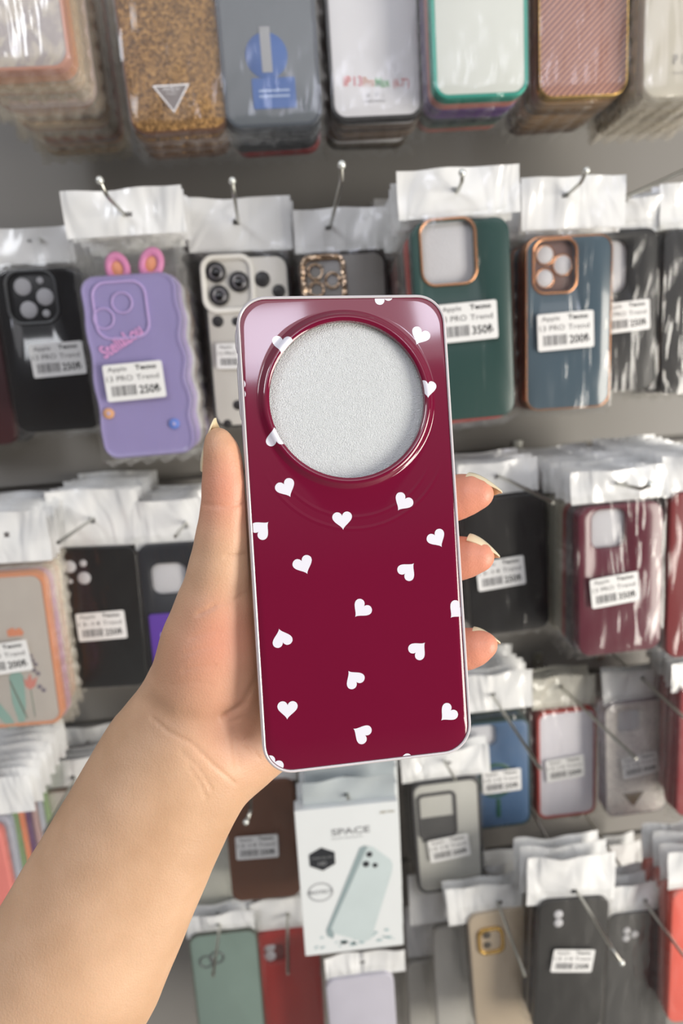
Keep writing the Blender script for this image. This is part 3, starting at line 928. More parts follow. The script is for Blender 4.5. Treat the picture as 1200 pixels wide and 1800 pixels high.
LENS3 = [(-.22, .24, .0068), (-.22, -.24, .0068), (.24, 0.02, .0068)]
LENS3S = [(-.20, .22, .0075), (-.14, -.24, .0075), (.24, .0, .0075), (.18, .33, .003), (.22, -.33, .0033)]

# stack description ------------------------------------------------
def stack_behind(front, P, t, n_, spacing, cols, label, group, dx=.0, dz=.0, jitter=.002, names='packaged_phone_case', hue=None, dtilt=1.2, tmin=.012):
    """copies of the front pack hanging behind it on the same hook"""
    rd = random.Random(int(abs(P.x) * 1e4) + n_)
    out = []
    for k in range(1, n_ + 1):
        if t - k * spacing < tmin: break
        c = copy_tree(front)
        c.location = (front.location.x + dx * k + rd.uniform(-jitter, jitter), front.location.y + k * spacing, front.location.z + dz * k + rd.uniform(-jitter, jitter))
        c.rotation_euler = (front.rotation_euler.x, front.rotation_euler.y + R_(rd.uniform(-dtilt, dtilt)), 0)
        if cols:
            col = cols[(k - 1) % len(cols)]
            mm = col if isinstance(col, bpy.types.Material) else mat('case_%d_%d_%d' % col, col, .35)
            for ch in c.children:
                nm = ch.name.split('.')[0]
                if nm in ('case_shell', 'bumper') and (nm == 'bumper' or not any(q.name.startswith('bumper') for q in c.children)):
                    ch.data = ch.data.copy(); ch.data.materials[0] = mm
        # keep only the pieces that can peek out past the case in front
        for ch in list(c.children):
            if ch.name.split('.')[0] not in ('case_shell', 'bumper', 'bag', 'bag_header', 'back_card'):
                for g in list(ch.children): bpy.data.objects.remove(g)
                bpy.data.objects.remove(ch)
        tag(c, label, 'phone case', group)
        out.append(c)
    return out

def hook(hx, hy, t, elbow, tip, label, group='wire hooks carrying the packaged cases', bend=.010, maxe=.16, rad=.0016):
    """wire hook: from the wall through the header hole to the elbow pixel, then its turned-up tip"""
    H0 = at_y(hx, hy, -t)
    best = None
    for i in range(0, 161):
        Y = -t - maxe * i / 160
        p = proj((H0.x, Y, H0.z))
        d = math.hypot(p[0] - elbow[0], p[1] - elbow[1])
        if best is None or d < best[0]: best = (d, Y)
    Y = best[1]
    E_ = at_y(elbow[0], elbow[1], Y)
    rt = empty('wire_hook', (H0.x, 0, H0.z))
    L = lambda p: Vector(p) - Vector((H0.x, 0, H0.z))
    pts = [(H0.x, 0.004, H0.z), (H0.x, -t, H0.z)]
    if Y < -t - .004: pts.append(tuple(E_))
    bm = bmesh.new()
    tipP = None
    if tip:
        tipP = at_y(tip[0], tip[1], Y - bend)
        a = Vector(pts[-1]); prev = Vector(pts[-2])
        d0 = (a - prev).normalized(); d1 = (tipP - a).normalized()
        c_ = min(.004, (tipP - a).length * .4, (a - prev).length * .4)
        body = pts[:-1] + [tuple(a - d0 * c_), tuple(a - d0 * c_ * .3 + d1 * c_ * .3), tuple(a + d1 * c_)]
        pts = body + [tuple(tipP)]
    tube(bm, [L(p) for p in pts], rad, 8)
    link('rod', bm, CHROME, rt)
    if tipP is not None:
        bm = bmesh.new(); bmesh.ops.create_uvsphere(bm, u_segments=12, v_segments=8, radius=rad * 1.75)
        bmesh.ops.translate(bm, vec=L(tipP), verts=bm.verts)
        link('end_ball', bm, CHROME_TIP, rt)['label'] = 'bright rounded end'
    bm = bmesh.new(); rslab(bm, .012, .034, .002, -.0002, -.0022, .0005, cz=-.006)
    link('wall_bracket', bm, CHROME, rt)
    tag(rt, label, 'hook', group)
    return rt

# ================================================================== ROW 1 (top, cut by the frame)
C1 = (95, 110)
def card_text(lines):
    def f(rt, bw, bh, th, loc):
        for i, (s, px, py, wm_, hm, col) in enumerate(lines):
            x, z = loc(px, py)
            bm = bmesh.new(); put_text(bm, s, x - wm_ / 2, z - hm / 2, wm_, hm, -th - .0004, .01)
            link('lettering', bm, mat('ink_%d_%d_%d' % col, col, .6), rt, smooth=False)
    return f
def marble(key, a, b):
    m = mat(key, a, .3)
    t = m.node_tree; bs = t.nodes['Principled BSDF']
    tcn = t.nodes.new('ShaderNodeTexCoord'); nz = t.nodes.new('ShaderNodeTexNoise'); nz.inputs['Scale'].default_value = 28; nz.inputs['Distortion'].default_value = 2.5; nz.inputs['Detail'].default_value = 5
    t.links.new(tcn.outputs['Object'], nz.inputs['Vector'])
    rp = t.nodes.new('ShaderNodeValToRGB'); rp.color_ramp.elements[0].position = .42; rp.color_ramp.elements[0].color = lin(a); rp.color_ramp.elements[1].position = .56; rp.color_ramp.elements[1].color = lin(b)
    t.links.new(nz.outputs['Fac'], rp.inputs[0]); t.links.new(rp.outputs[0], bs.inputs['Base Color'])
    return m
MARB = marble('grey_marble_print', (170, 166, 178), (206, 202, 200))
BAGW = film_mat('cream_bag_film', (.96, .94, .90), 0.22, 0.06, .15, body=(.62, .57, .48))
BAGC = film_mat('crinkled_bag_film', (.97, .97, .96), 0.03, 0.045, .14, stretch=(30, 30, 9), dist=.004)

def pack(label, group_n=None, behind=0, spacing=.0145, cols=None, behind_label=None, dx=0, dz=0, cat='phone case', jitter=.002, nm='packaged_phone_case', **kw):
    r, P, t, bh = make_pack(nm, **kw)
    tag(r, label, cat)
    if behind:
        stack_behind(r, P, t, behind, spacing, cols, behind_label, group_n, dx, dz, jitter=jitter, names=nm)
    return r, P, t, bh

pack('marbled grey case with a pink frame, front of the thick top left stack', 'cases of the top left stack', 14, .0125,
     [ORANGER, (214, 196, 176), (200, 150, 130), (205, 190, 196), (180, 120, 110), (70, 80, 130)], 'cream bagged case stacked behind the marbled one in the top left corner', jitter=.004,
     builder=plain(MARB, border=mat('pink_frame', (206, 140, 126), .3), bt=.0018), cx=0, cy=-70, wpx=196, hpx=400, seed=11, bag_mat=BAGW)
pack('gold glitter case with a silver triangle badge, second stack of the top row', 'cases behind the gold glitter case', 3, .017, [(110, 84, 66)], 'brown case hanging behind the gold glitter case of the top row',
     builder=plain(glitter('gold_glitter', (84, 56, 26), (186, 142, 82), 520, .3, .55), border=mat('brown_edge', (104, 70, 48), .4), extra=tri_badge(303, 170, .029, None)), cx=298, cy=70, wpx=172, hpx=330, seed=12, tilt=-1)
def mag_print(rt, bw, bh, th, loc):
    x, z = loc(468, 98)
    bm = bmesh.new(); disc(bm, x, z, .0165, -th, -th - .0006, 32); link('printed_disc', bm, mat('print_blue', (62, 96, 158), .5), rt)
    bm = bmesh.new(); box(bm, x - .004, x + .004, -th - .001, -th - .0004, z - .012, z + .020); link('printed_bar', bm, mat('print_grey', (150, 152, 156), .5), rt, False)
    x, z = loc(482, 164)
    bm = bmesh.new(); rslab(bm, .034, .022, .001, -th, -th - .0007, .0002, cx=x, cz=z); link('printed_panel', bm, mat('print_blue', (62, 96, 158)), rt, False)
    bm = bmesh.new()
    for i in range(2): box(bm, x - .012, x + .012, -th - .001, -th - .0008, z + .001 - i * .004, z + .0025 - i * .004)
    link('printed_line', bm, mat('print_pale', (150, 168, 200), .5), rt, False)
pack('grey frosted case with a blue printed disc and panel, third stack of the top row', 'cases behind the grey frosted case', 4, .015, [(50, 54, 62), (70, 74, 80), (40, 44, 50), (150, 50, 52)], 'thin case hanging behind the grey frosted one with the blue print',
     builder=plain((98, 104, 110), border=mat('grey_edge', (70, 76, 84), .3), bt=.0025, extra=mag_print), cx=470, cy=55, wpx=170, hpx=345, seed=13)
pack('white card in a black framed case reading 13 Pro Max, middle of the top row', 'cases behind the white card case', 4, .016, [(96, 84, 76), (120, 104, 92), (110, 84, 66), (84, 76, 66)], 'brown edged clear case hanging behind the white card case of the top row',
     builder=plain((214, 214, 218), gloss=.5, border=mat('dark_grey_rubber', (60, 60, 62), .4), bt=.0022, extra=card_text([
         ('iP', 610, 143, .006, .0072, (206, 96, 96)), ('13', 629, 143, .007, .0072, (206, 120, 130)), ('Pro', 648, 144, .009, .0070, (196, 140, 110)), ('Max', 672, 145, .0115, .0070, (88, 168, 92)), ('(6.7")', 705, 147, .013, .0078, (200, 110, 110)),
         ('+  *  :', 659, 168, .015, .0035, (120, 120, 124)), ('liquid silicone', 659, 178, .017, .0022, (130, 130, 134))])), cx=656, cy=40, wpx=162, hpx=345, seed=14)
pack('clear case with a teal frame at the top, right of the white card case', 'cases behind the teal framed case', 6, .011, [(190, 120, 110), (90, 62, 120), (110, 80, 140), (60, 70, 74), (90, 110, 100)], 'coloured case stacked behind the teal framed one of the top row',
     builder=plain((206, 210, 204), gloss=.4, border=TEAL, bt=.0028), cx=842, cy=5, wpx=168, hpx=340, seed=15)
pack('rose and purple woven case with a gold edge, sixth stack of the top row', 'cases behind the woven case', 7, .011, [(150, 120, 86), (120, 92, 60), (96, 74, 60), (166, 130, 90)], 'bronze edged case stacked behind the rose woven one of the top row',
     builder=plain(weave('rose_weave', (92, 66, 84), (202, 150, 124)), border=GOLD), cx=1026, cy=5, wpx=156, hpx=335, seed=16)
pack('white card case cut off by the top right corner of the photo', 'cases behind the corner card case', 7, .012, [(160, 156, 142), (140, 134, 120)], 'pale case stacked behind the white card case in the top right corner',
     builder=plain((214, 214, 208), gloss=.5, extra=card_text([('iP 13 Pro', 1206, 104, .024, .0075, (120, 120, 122)), ('liquid silicone', 1206, 128, .024, .002, (140, 140, 142))])), cx=1212, cy=5, wpx=156, hpx=335, seed=17, bag_mat=BAGW)

# ================================================================== ROW 2
def peg(r4, hx, hy, elbow, tip, label, **k):
    hook(hx, hy, r4[2], elbow, tip, label, **k)

a = pack('black case with a square three-lens window at the left edge, labelled 250', 'cases behind the black left edge case', 8, .014, [(20, 20, 22), (96, 40, 44), (40, 44, 60), (22, 22, 24)], 'bagged case hanging behind the black one with the square lens window',
     builder=plain((11, 12, 15), (56, 522, .041, .043, .011), .12, lens=LENS3S, win_col=(26, 27, 30), camrim=mat('grey_lens_ring', (96, 98, 100), .3, .5), coat=.5), cx=86, cy=618, wpx=150, hpx=288, seed=21, tilt=.5,
     header=(-20, 128, 398, 462, 45, 420), lab=(104, 632, .0470, 'Apple', '13 PRO', '250₺', -2), th=.011)
peg(a, 70, 420, (70, 421), None, 'wire hook of the black case at the left edge', )
a = None
def lav_extra(rt, bw, bh, th, loc):
    pk = mat('soft_pink', (214, 130, 176), .35); og = mat('soft_orange', (226, 150, 110), .4)
    pl = mat('pale_lilac', (186, 162, 216), .3)
    # moulded camera surround and two lens rings
    x, z = loc(212, 545)
    bm = bmesh.new(); rframe(bm, .044, .046, .012, .040, .042, .010, -th + .001, -th - .0012, .0006, cx=x, cz=z, icx=x, icz=z); link('camera_surround', bm, pl, rt)
    for px, py in ((182, 560), (214, 532)):
        x, z = loc(px, py); bm = bmesh.new(); torus(bm, x, z, .0080, .0009, -th - .0004); link('lens_ring', bm, pl, rt)
    # ear shaped loops on top
    for px, py, rot in ((202, 470, -8), (262, 461, 22)):
        x, z = loc(px, py)
        bm = bmesh.new(); torus(bm, 0, 0, .0072, .0030, 0, 24, 10, 1.1)
        bmesh.ops.scale(bm, vec=(1, 1, 1.35), verts=bm.verts)
        o = link('ear_loop', bm, pk, rt); o.location = (x, -th * .35, z); o.rotation_euler = (0, R_(rot), 0)
        bm = bmesh.new(); disc(bm, 0, 0, .0050, .002, -.001, 18); bmesh.ops.scale(bm, vec=(1, 1, 1.35), verts=bm.verts)
        q = link('ear_lining', bm, og, o)
    # raised pink script, dots
    x, z = loc(213, 600)
    bm = bmesh.new(); put_text(bm, 'StellaLou', -.019, -.005, .038, .0105, 0, .02)
    o = link('lettering', bm, mat('script_pink', (226, 160, 214), .4), rt, False); o.location = (x, -th - .001, z); o.rotation_euler = (0, R_(-28), 0)
    for px, py, c in ((191, 727, (226, 168, 120)), (306, 745, (96, 130, 214))):
        x, z = loc(px, py)
        bm = bmesh.new(); disc(bm, x, z, .0045, -th, -th - .0014, 18); o = link('raised_dot', bm, mat('dot_%d' % c[0], c, .4), rt)
        bm = bmesh.new(); disc(bm, x, z, .0015, -th, -th - .0018, 12); link('dot_centre', bm, mat('dotc', (190, 180, 220), .4), o)
    # wavy bumper down the right side
def lavender(rt, bw, bh, th, loc):
    m = mat('lavender_silicone', (150, 140, 190), .25, coat=.3, sss=.05)
    bm = bmesh.new()
    def wavy(w_, h_, y, ins=0):
        pts = []
        base = rrect(w_ - 2 * ins, h_ - 2 * ins, .013 - ins, k=9)
        # densify sides
        dense = []
        for i in range(len(base)):
            p, q = base[i], base[(i + 1) % len(base)]
            L = math.hypot(p[0] - q[0], p[1] - q[1]); n_ = 24 if L > .05 else 1
            for j in range(n_): dense.append((p[0] + (q[0] - p[0]) * j / n_, p[1] + (q[1] - p[1]) * j / n_))
        for x, z in dense:
            f_ = max(0, 1 - abs(z) / (h_ * .42))
            if x > 0: x += .0016 * math.sin(z * 190 + .6) * min(1, f_ * 3)
            else: x += .0008 * math.sin(z * 150) * min(1, f_ * 3)
            pts.append((x, y, z))
        return pts
    bridge(bm, [wavy(bw, bh, 0), wavy(bw, bh, -th * .5), wavy(bw, bh, -th * .85, .0006), wavy(bw, bh, -th, .0022), wavy(bw, bh, -th * .93, .0040), wavy(bw, bh, -th * .92, .006)], True, True)
    link('case_shell', bm, m, rt)
    lav_extra(rt, bw, bh, th * .95, loc)
a = pack('lavender wavy-edged silicone case with pink ear loops, labelled 250', 'cases behind the lavender case', 8, .019, [(176, 160, 214), (206, 206, 212), (120, 100, 90), (196, 180, 190)], 'case in a clear bag hanging behind the lavender one',
     builder=lavender, cx=243, cy=646, wpx=167, hpx=326, seed=22, tilt=-.5, wm=.077, th=.014, bag_mat=BAGC,
     header=(107, 322, 328, 412, 216, 374), lab=(238, 670, .0480, 'Apple', '13 PRO', '250₺', -1.0), jitter=.002)
peg(a, 216, 374, (187, 343), (175, 317), 'wire hook of the lavender case, tip bent up', bend=.004)

def dots_extra(rt, bw, bh, th, loc):
    bk = mat('black_print', (34, 33, 35), .4)
    for px, py, r in ((461, 491, .0070), (383, 565, .0052), (490, 512, .006), (415, 565, .004), (418, 712, .0046), (470, 600, .007), (455, 690, .006), (400, 745, .004), (480, 730, .007), (440, 640, .005)):
        x, z = loc(px, py)
        if abs(x) + r < bw / 2 - .002: 
            bm = bmesh.new(); disc(bm, x, z, r, -th, -th - .0004, 20, .0001); link('printed_dot', bm, bk, rt)
    x, z = loc(401, 499)
    wh = mat('white_silicone', (226, 224, 216), .3)
    bm = bmesh.new(); rframe(bm, .0475, .0500, .0125, .0385, .041, .0085, -th, -th - .003, .001, cx=x, cz=z, icx=x, icz=z); link('camera_rim', bm, wh, rt)
    for dx, dz in ((-.0098, .0100), (-.0084, -.0098), (.0098, .0012)):
        bm = bmesh.new(); disc(bm, x + dx, z + dz, .0088, -th, -th - .0035, 26, .0008); o = link('lens_cap', bm, bk, rt)
        bm = bmesh.new(); torus(bm, x + dx, z + dz, .0050, .0009, -th - .0036, 20); link('lens_glint_ring', bm, mat('lens_grey', (150, 148, 152), .15, .5), o)
        bm = bmesh.new(); disc(bm, x + dx, z + dz - .001, .0042, -th - .003, -th - .0048, 16); link('lens_pupil', bm, mat('lens_black', (16, 16, 18), .15, coat=.5), o)
a = pack('white case with black dots and a white rim round three black lenses', 'cases behind the dotted case', 8, .0165, [(60, 40, 38), (160, 130, 110), (196, 190, 190), (90, 70, 64)], 'case in a clear bag behind the white one with black dots',
     builder=plain((206, 203, 196), gloss=.3, border=BLACKR, bt=.0012, extra=dots_extra), cx=441, cy=602, wpx=146, hpx=298, seed=23, tilt=1.2,
     header=(327, 512, 345, 440, 418, 388), lab=(416, 626, .036, 'Apple', '13 PRO', '250₺', 2))
peg(a, 418, 388, (412, 345), (408, 318), 'wire hook of the dotted case, short with a bright ball end', bend=.004)
BLING = glitter('iridescent_gems', (150, 120, 90), (240, 216, 190), 260, .1, .9)
def bling(rt, bw, bh, th, loc):
    x, z = loc(569, 492)
    bm = bmesh.new(); rframe(bm, .040, .042, .009, .031, .033, .005, -th, -th - .003, .001, cx=x, cz=z, icx=x, icz=z); link('camera_rim', bm, BLING, rt)
    for dx, dz in ((-.007, .007), (-.007, -.008), (.0075, -.001)):
        bm = bmesh.new(); torus(bm, x + dx, z + dz, .0062, .0014, -th - .001, 18); link('lens_ring', bm, BLING, rt)
a = pack('smoky case with a gem-studded camera rim, peeking above the held case', 'cases behind the gem rimmed case', 9, .015, [(90, 66, 48), (120, 30, 50), (40, 36, 40), (70, 60, 56)], 'dark case in a clear bag behind the gem rimmed one above the held case',
     builder=plain((134, 130, 126), gloss=.3, border=mat('dark_brown_rubber', (44, 36, 34), .4), bt=.0026, extra=bling), cx=612, cy=588, wpx=146, hpx=285, seed=24,
     header=(517, 690, 363, 440, 580, 396))
peg(a, 581, 396, (600, 318), (600, 290), 'tallest wire hook, ending above the top edge of the held case', bend=.004)
a = pack('black edged case in a silvery bag between the gem rimmed and dark green cases', 'cases left of the dark green case', 7, .016, [(40, 40, 50), (90, 30, 46)], 'narrow dark case edge in a bag left of the dark green case',
     builder=plain((52, 52, 58)), cx=718, cy=575, wpx=126, hpx=250, seed=25, header=(660, 770, 345, 425, 730, 385))
a = pack('dark green case with a gold rimmed camera window, labelled 350', 'cases behind the dark green case', 9, .016, [REDR, (40, 52, 60), (70, 60, 58), (30, 40, 44), (110, 60, 60)], 'case with a coloured edge hanging behind the dark green one', dz=-.0022,
     builder=plain((34, 68, 64), (788, 443, .041, .046, .0095), .3, camrim=GOLDR), cx=816, cy=566, wpx=170, hpx=352, seed=26, tilt=-1, wm=.077,
     header=(700, 917, 291, 378, 806, 334), lab=(820, 566, .047, 'Apple', '13 PRO', '350₺', -1))
peg(a, 805, 334, (812, 318), (812, 304), 'wire hook of the dark green case, only its bent tip showing', bend=.004)
RG3 = [(-.20, .25, .0075), (-.20, -.22, .0075), (.24, .03, .0082)]
def blue_extra(rt, bw, bh, th, loc):
    x, z = loc(975, 468)
    for dx, dz, r in RG3:
        bm = bmesh.new(); torus(bm, x + dx * .035, z + dz * .040, r + .0004, .0006, -th * .62); link('lens_ring', bm, GOLDR, rt)
a = pack('slate blue case with rose gold edges and lens rings, labelled 200', 'cases behind the slate blue case', 8, .016, [mat('brown_leatherette', (104, 56, 42), .35), (150, 96, 66), (60, 60, 62), (90, 84, 86)], 'brown edged case hanging behind the slate blue one',
     builder=plain((74, 92, 104), (975, 468, .036, .042, .009), .16, camrim=GOLDR, lens=RG3, win_col=(110, 88, 84), border=GOLDR, extra=blue_extra, coat=.6), cx=999, cy=570, wpx=148, hpx=302, seed=27,
     header=(920, 1104, 307, 400, 1000, 340), lab=(991, 582, .050, 'Apple', '13 PRO', '200₺', -2), tilt=.6)
peg(a, 1000, 340, (1022, 320), (1030, 300), 'wire hook of the slate blue case, tip bent up with a ball', bend=.005)
a = pack('matt black case with a grey camera window, right of the slate blue case, labelled 250', 'cases behind the matt black case', 6, .016, [(22, 22, 24), (34, 34, 36)], 'black case hanging behind the matt black one of the second row',
     builder=plain((17, 18, 20), (1076, 468, .030, .045, .009), .5), cx=1086, cy=548, wpx=138, hpx=284, seed=28,
     header=(1046, 1172, 345, 408, 1108, 345), lab=(1098, 557, .044, 'Apple', '13 PRO', '250₺', -3))
peg(a, 1104, 344, (1206, 298), None, 'long wire hook running out to the right edge of the photo', maxe=.3)
a = pack('black case in crinkled film against the right edge of the second row', 'black cases at the right edge', 4, .014, [(20, 20, 22), (26, 22, 24), (34, 32, 34)], 'black case in film stacked behind the one at the right edge',
     builder=plain((20, 20, 22), gloss=.3, coat=.4), cx=1232, cy=548, wpx=136, hpx=288, seed=29, header=(1165, 1300, 318, 398, 1230, 350), bag_mat=BAGC)

pack('dark case with a red edge cut off by the left edge of the second row', 'cases at the left edge of the second row', 3, .016, [(40, 44, 60), (60, 60, 66)], 'dark case stacked behind the one cut off at the left edge',
     builder=plain((70, 32, 36), gloss=.35), cx=-58, cy=650, wpx=134, hpx=280, seed=30, header=(-130, -2, 430, 490, -60, 460))

# ================================================================== ROW 3
def floral(rt, bw, bh, th, loc):
    teal = mat('leaf_teal', (126, 186, 184), .5); red = mat('tulip_red', (224, 120, 112), .5); pu = mat('lavender_sprig', (92, 84, 122), .5); og = mat('petal_orange', (238, 134, 84), .5); stem = mat('stem_green', (110, 140, 130), .5)
    def P(name_, pts, m):
        bm = bmesh.new(); q = [loc(*p) for p in pts]; vs = [bm.verts.new((x, -th - .0003, z)) for x, z in q]; bm.faces.new(vs); link(name_, bm, m, rt, False)
    P('printed_leaf', [(0, 1236), (18, 1258), (30, 1277), (16, 1280), (0, 1262), (-12, 1245)], teal)
    P('printed_leaf', [(30, 1172), (42, 1190), (46, 1240), (44, 1268), (34, 1270), (22, 1235), (16, 1190), (22, 1178)], teal)
    P('printed_tulip', [(40, 1190), (47, 1197), (53, 1183), (57, 1196), (66, 1189), (62, 1206), (53, 1212), (45, 1206)], red)
    P('printed_stem', [(53, 1211), (55, 1211), (63, 1260), (61, 1260)], stem)
    P('printed_stem', [(16, 1196), (18, 1195), (50, 1262), (47, 1263)], stem)
    for i, (px, py) in enumerate(((53, 1153), (57, 1161), (62, 1168), (60, 1178), (67, 1184), (70, 1207), (77, 1213))):
        x, z = loc(px, py); bm = bmesh.new(); disc(bm, x, z, .0022, -th, -th - .0003, 8, .0001); link('printed_sprig', bm, pu, rt)
    P('printed_petal', [(12, 1108), (22, 1103), (27, 1107), (34, 1103), (42, 1110), (40, 1117), (14, 1119)], og)
a = pack('clear floral case with tulips and an orange frame, at the left edge, labelled 200', 'cases behind the floral case', 9, .0125, [mat('pink_purple_rubber', (214, 140, 200), .4), (226, 206, 206), (222, 150, 120), (226, 214, 190), (190, 170, 160)], 'pastel edged case hanging behind the floral one', dx=-.0016,
     builder=plain((198, 195, 196), gloss=.35, border=ORANGER, bt=.0028, extra=floral), cx=18, cy=1146, wpx=152, hpx=268, seed=31, tilt=1.5,
     header=(-60, 84, 902, 992, 10, 940), lab=(8, 1155, .047, 'Apple', '13 PRO', '200₺', -5), bag_mat=BAGW)
a = pack('black case with three lens holes left of the thumb, labelled 250 for 13-14', 'cases behind the three-hole black case', 7, .016, [(70, 22, 34), (28, 26, 28), (60, 52, 50)], 'dark case hanging behind the three-hole black one',
     builder=plain((16, 17, 18), gloss=.3, coat=.2, extra=lambda rt, bw, bh, th, loc: [(lambda bm, xz, r: (disc(bm, xz[0], xz[1], r, -th, -th - .0006, 20, .0002), link('lens_opening', bm, FOAM, rt)))(bmesh.new(), loc(px, py), r) for px, py, r in ((122, 996, .0062), (148, 1016, .0062), (146, 990, .0034), (124, 1022, .0022))]), cx=182, cy=1088, wpx=136, hpx=248, seed=32, tilt=2.5,
     header=(82, 244, 862, 962, 160, 914), lab=(180, 1098, .0470, 'Apple', '13-14', '250₺', -2))
peg(a, 160, 914, (102, 954), None, 'wire hook of the three-hole black case, pointing down left')
def wallet(rt, bw, bh, th, loc):
    x, z = loc(318, 1125)
    bm = bmesh.new(); rslab(bm, .058, .060, .003, -th, -th - .0035, .001, cx=x, cz=z); link('card_pocket', bm, mat('purple_leatherette', (92, 62, 150), .5), rt)
a = pack('dark case with a purple card pocket, half hidden behind the thumb', 'cases behind the purple pocket case', 6, .016, [(60, 56, 60), (90, 20, 36)], 'dark case behind the one with the purple card pocket',
     builder=plain((30, 33, 40), (297, 1018, .034, .032, .009), .4, extra=wallet), cx=320, cy=1082, wpx=134, hpx=250, seed=33, tilt=1.5,
     header=(232, 372, 880, 966, 322, 925), lab=(325, 1130, .044, 'Apple', '13-14', '350₺', 0))
peg(a, 326, 920, (308, 943), None, 'short bright wire hook left of the thumb')
a = pack('matt black case behind the fingertips, label small and blurred', 'cases behind the matt black one by the fingertips', 4, .016, [(34, 34, 36)], 'black case hanging behind the one by the fingertips',
     builder=plain((20, 19, 20), gloss=.35, coat=.2), cx=893, cy=995, wpx=140, hpx=240, seed=34, tilt=-1.5,
     header=(808, 948, 812, 870, 875, 838), lab=(878, 1006, .045, 'Apple', '13-14', '250₺', -3))
peg(a, 876, 836, (972, 884), None, 'long wire hook above the fingertips, pointing down right')
bm = bmesh.new()
a = pack('maroon case with a pale camera window in creased film, labelled 350', 'cases behind the maroon case', 13, .0125, [(66, 58, 60), (120, 34, 30), (150, 146, 130), (166, 164, 150), (152, 150, 138), (140, 140, 128)], 'bagged case in the thick stack behind the maroon one',
     builder=plain((92, 28, 46), (1070, 930, .030, .034, .008), .25, coat=.3), cx=1090, cy=1020, wpx=148, hpx=262, seed=35, tilt=-.5,
     header=(1008, 1182, 826, 882, 1098, 852), lab=(1077, 1035, .043, 'Apple', '13 PRO', '350₺', -5))
peg(a, 1088, 851, (1128, 860), (1142, 851), 'wire hook of the maroon case, bright ball end', bend=.004)
a = pack('dark red case at the right edge beside the maroon one', 'cases at the right edge of the third row', 10, .014, [(38, 44, 50), (50, 60, 66), (24, 26, 30)], 'dark blue-grey case stacked behind the dark red one at the right edge',
     builder=plain((118, 26, 32), gloss=.35), cx=1245, cy=1010, wpx=142, hpx=290, seed=36, header=(1172, 1300, 800, 872, 1240, 840))

# ================================================================== ROW 4
pack('coral pink case at the lower left edge, behind the forearm', 'pastel cases at the lower left edge', 7, .015, [(170, 176, 190), (120, 150, 100), (226, 130, 90), (96, 60, 110), (180, 150, 150)], 'pastel case stacked behind the coral pink one at the lower left',
     builder=plain((222, 128, 120), gloss=.4), cx=-44, cy=1590, wpx=138, hpx=260, seed=41, header=(-110, 55, 1375, 1440, -20, 1410), wm=.072)
a = pack('taupe framed case just left of the forearm, fourth row', 'cases behind the taupe framed case', 2, .013, [(120, 110, 104)], 'case with a taupe edge left of the forearm',
     builder=plain((190, 184, 178), border=mat('taupe_rubber', (116, 100, 90), .4), bt=.0025), cx=152, cy=1500, wpx=114, hpx=226, seed=42, header=(76, 218, 1336, 1392, 130, 1370), wm=.072)
peg(a, 130, 1372, (78, 1464), None, 'wire hook left of the forearm, pointing down')
for i, (x0, y0) in enumerate(((40, 1300), (150, 1290))):
    pack(['pale case behind grey headers at far left below the floral case', 'pale case behind grey headers under the three-hole black case'][i], builder=plain((150, 146, 142)), cx=x0 + 20, cy=y0 + 125, wpx=106, hpx=204, seed=43 + i, header=(x0 - 50, x0 + 60, y0 - 10, y0 + 40, x0, y0 + 20), wm=.070)
a = pack('brown leather-look case below the wrist, small blurred label', 'cases behind the brown case', 4, .016, [(60, 56, 54), (40, 36, 36)], 'dark case hanging behind the brown leather-look one',
     builder=plain(mat('brown_leather', (98, 58, 36), .5, bump=.3, bscale=500)), cx=462, cy=1480, wpx=124, hpx=206, seed=45, tilt=1.5,
     header=(392, 520, 1330, 1380, 440, 1362), lab=(452, 1485, .045, 'Apple', '13-14', '250₺', 1))
peg(a, 440, 1364, (440, 1428), (432, 1445), 'wire hook in front of the brown case, bright ball end', bend=.002)
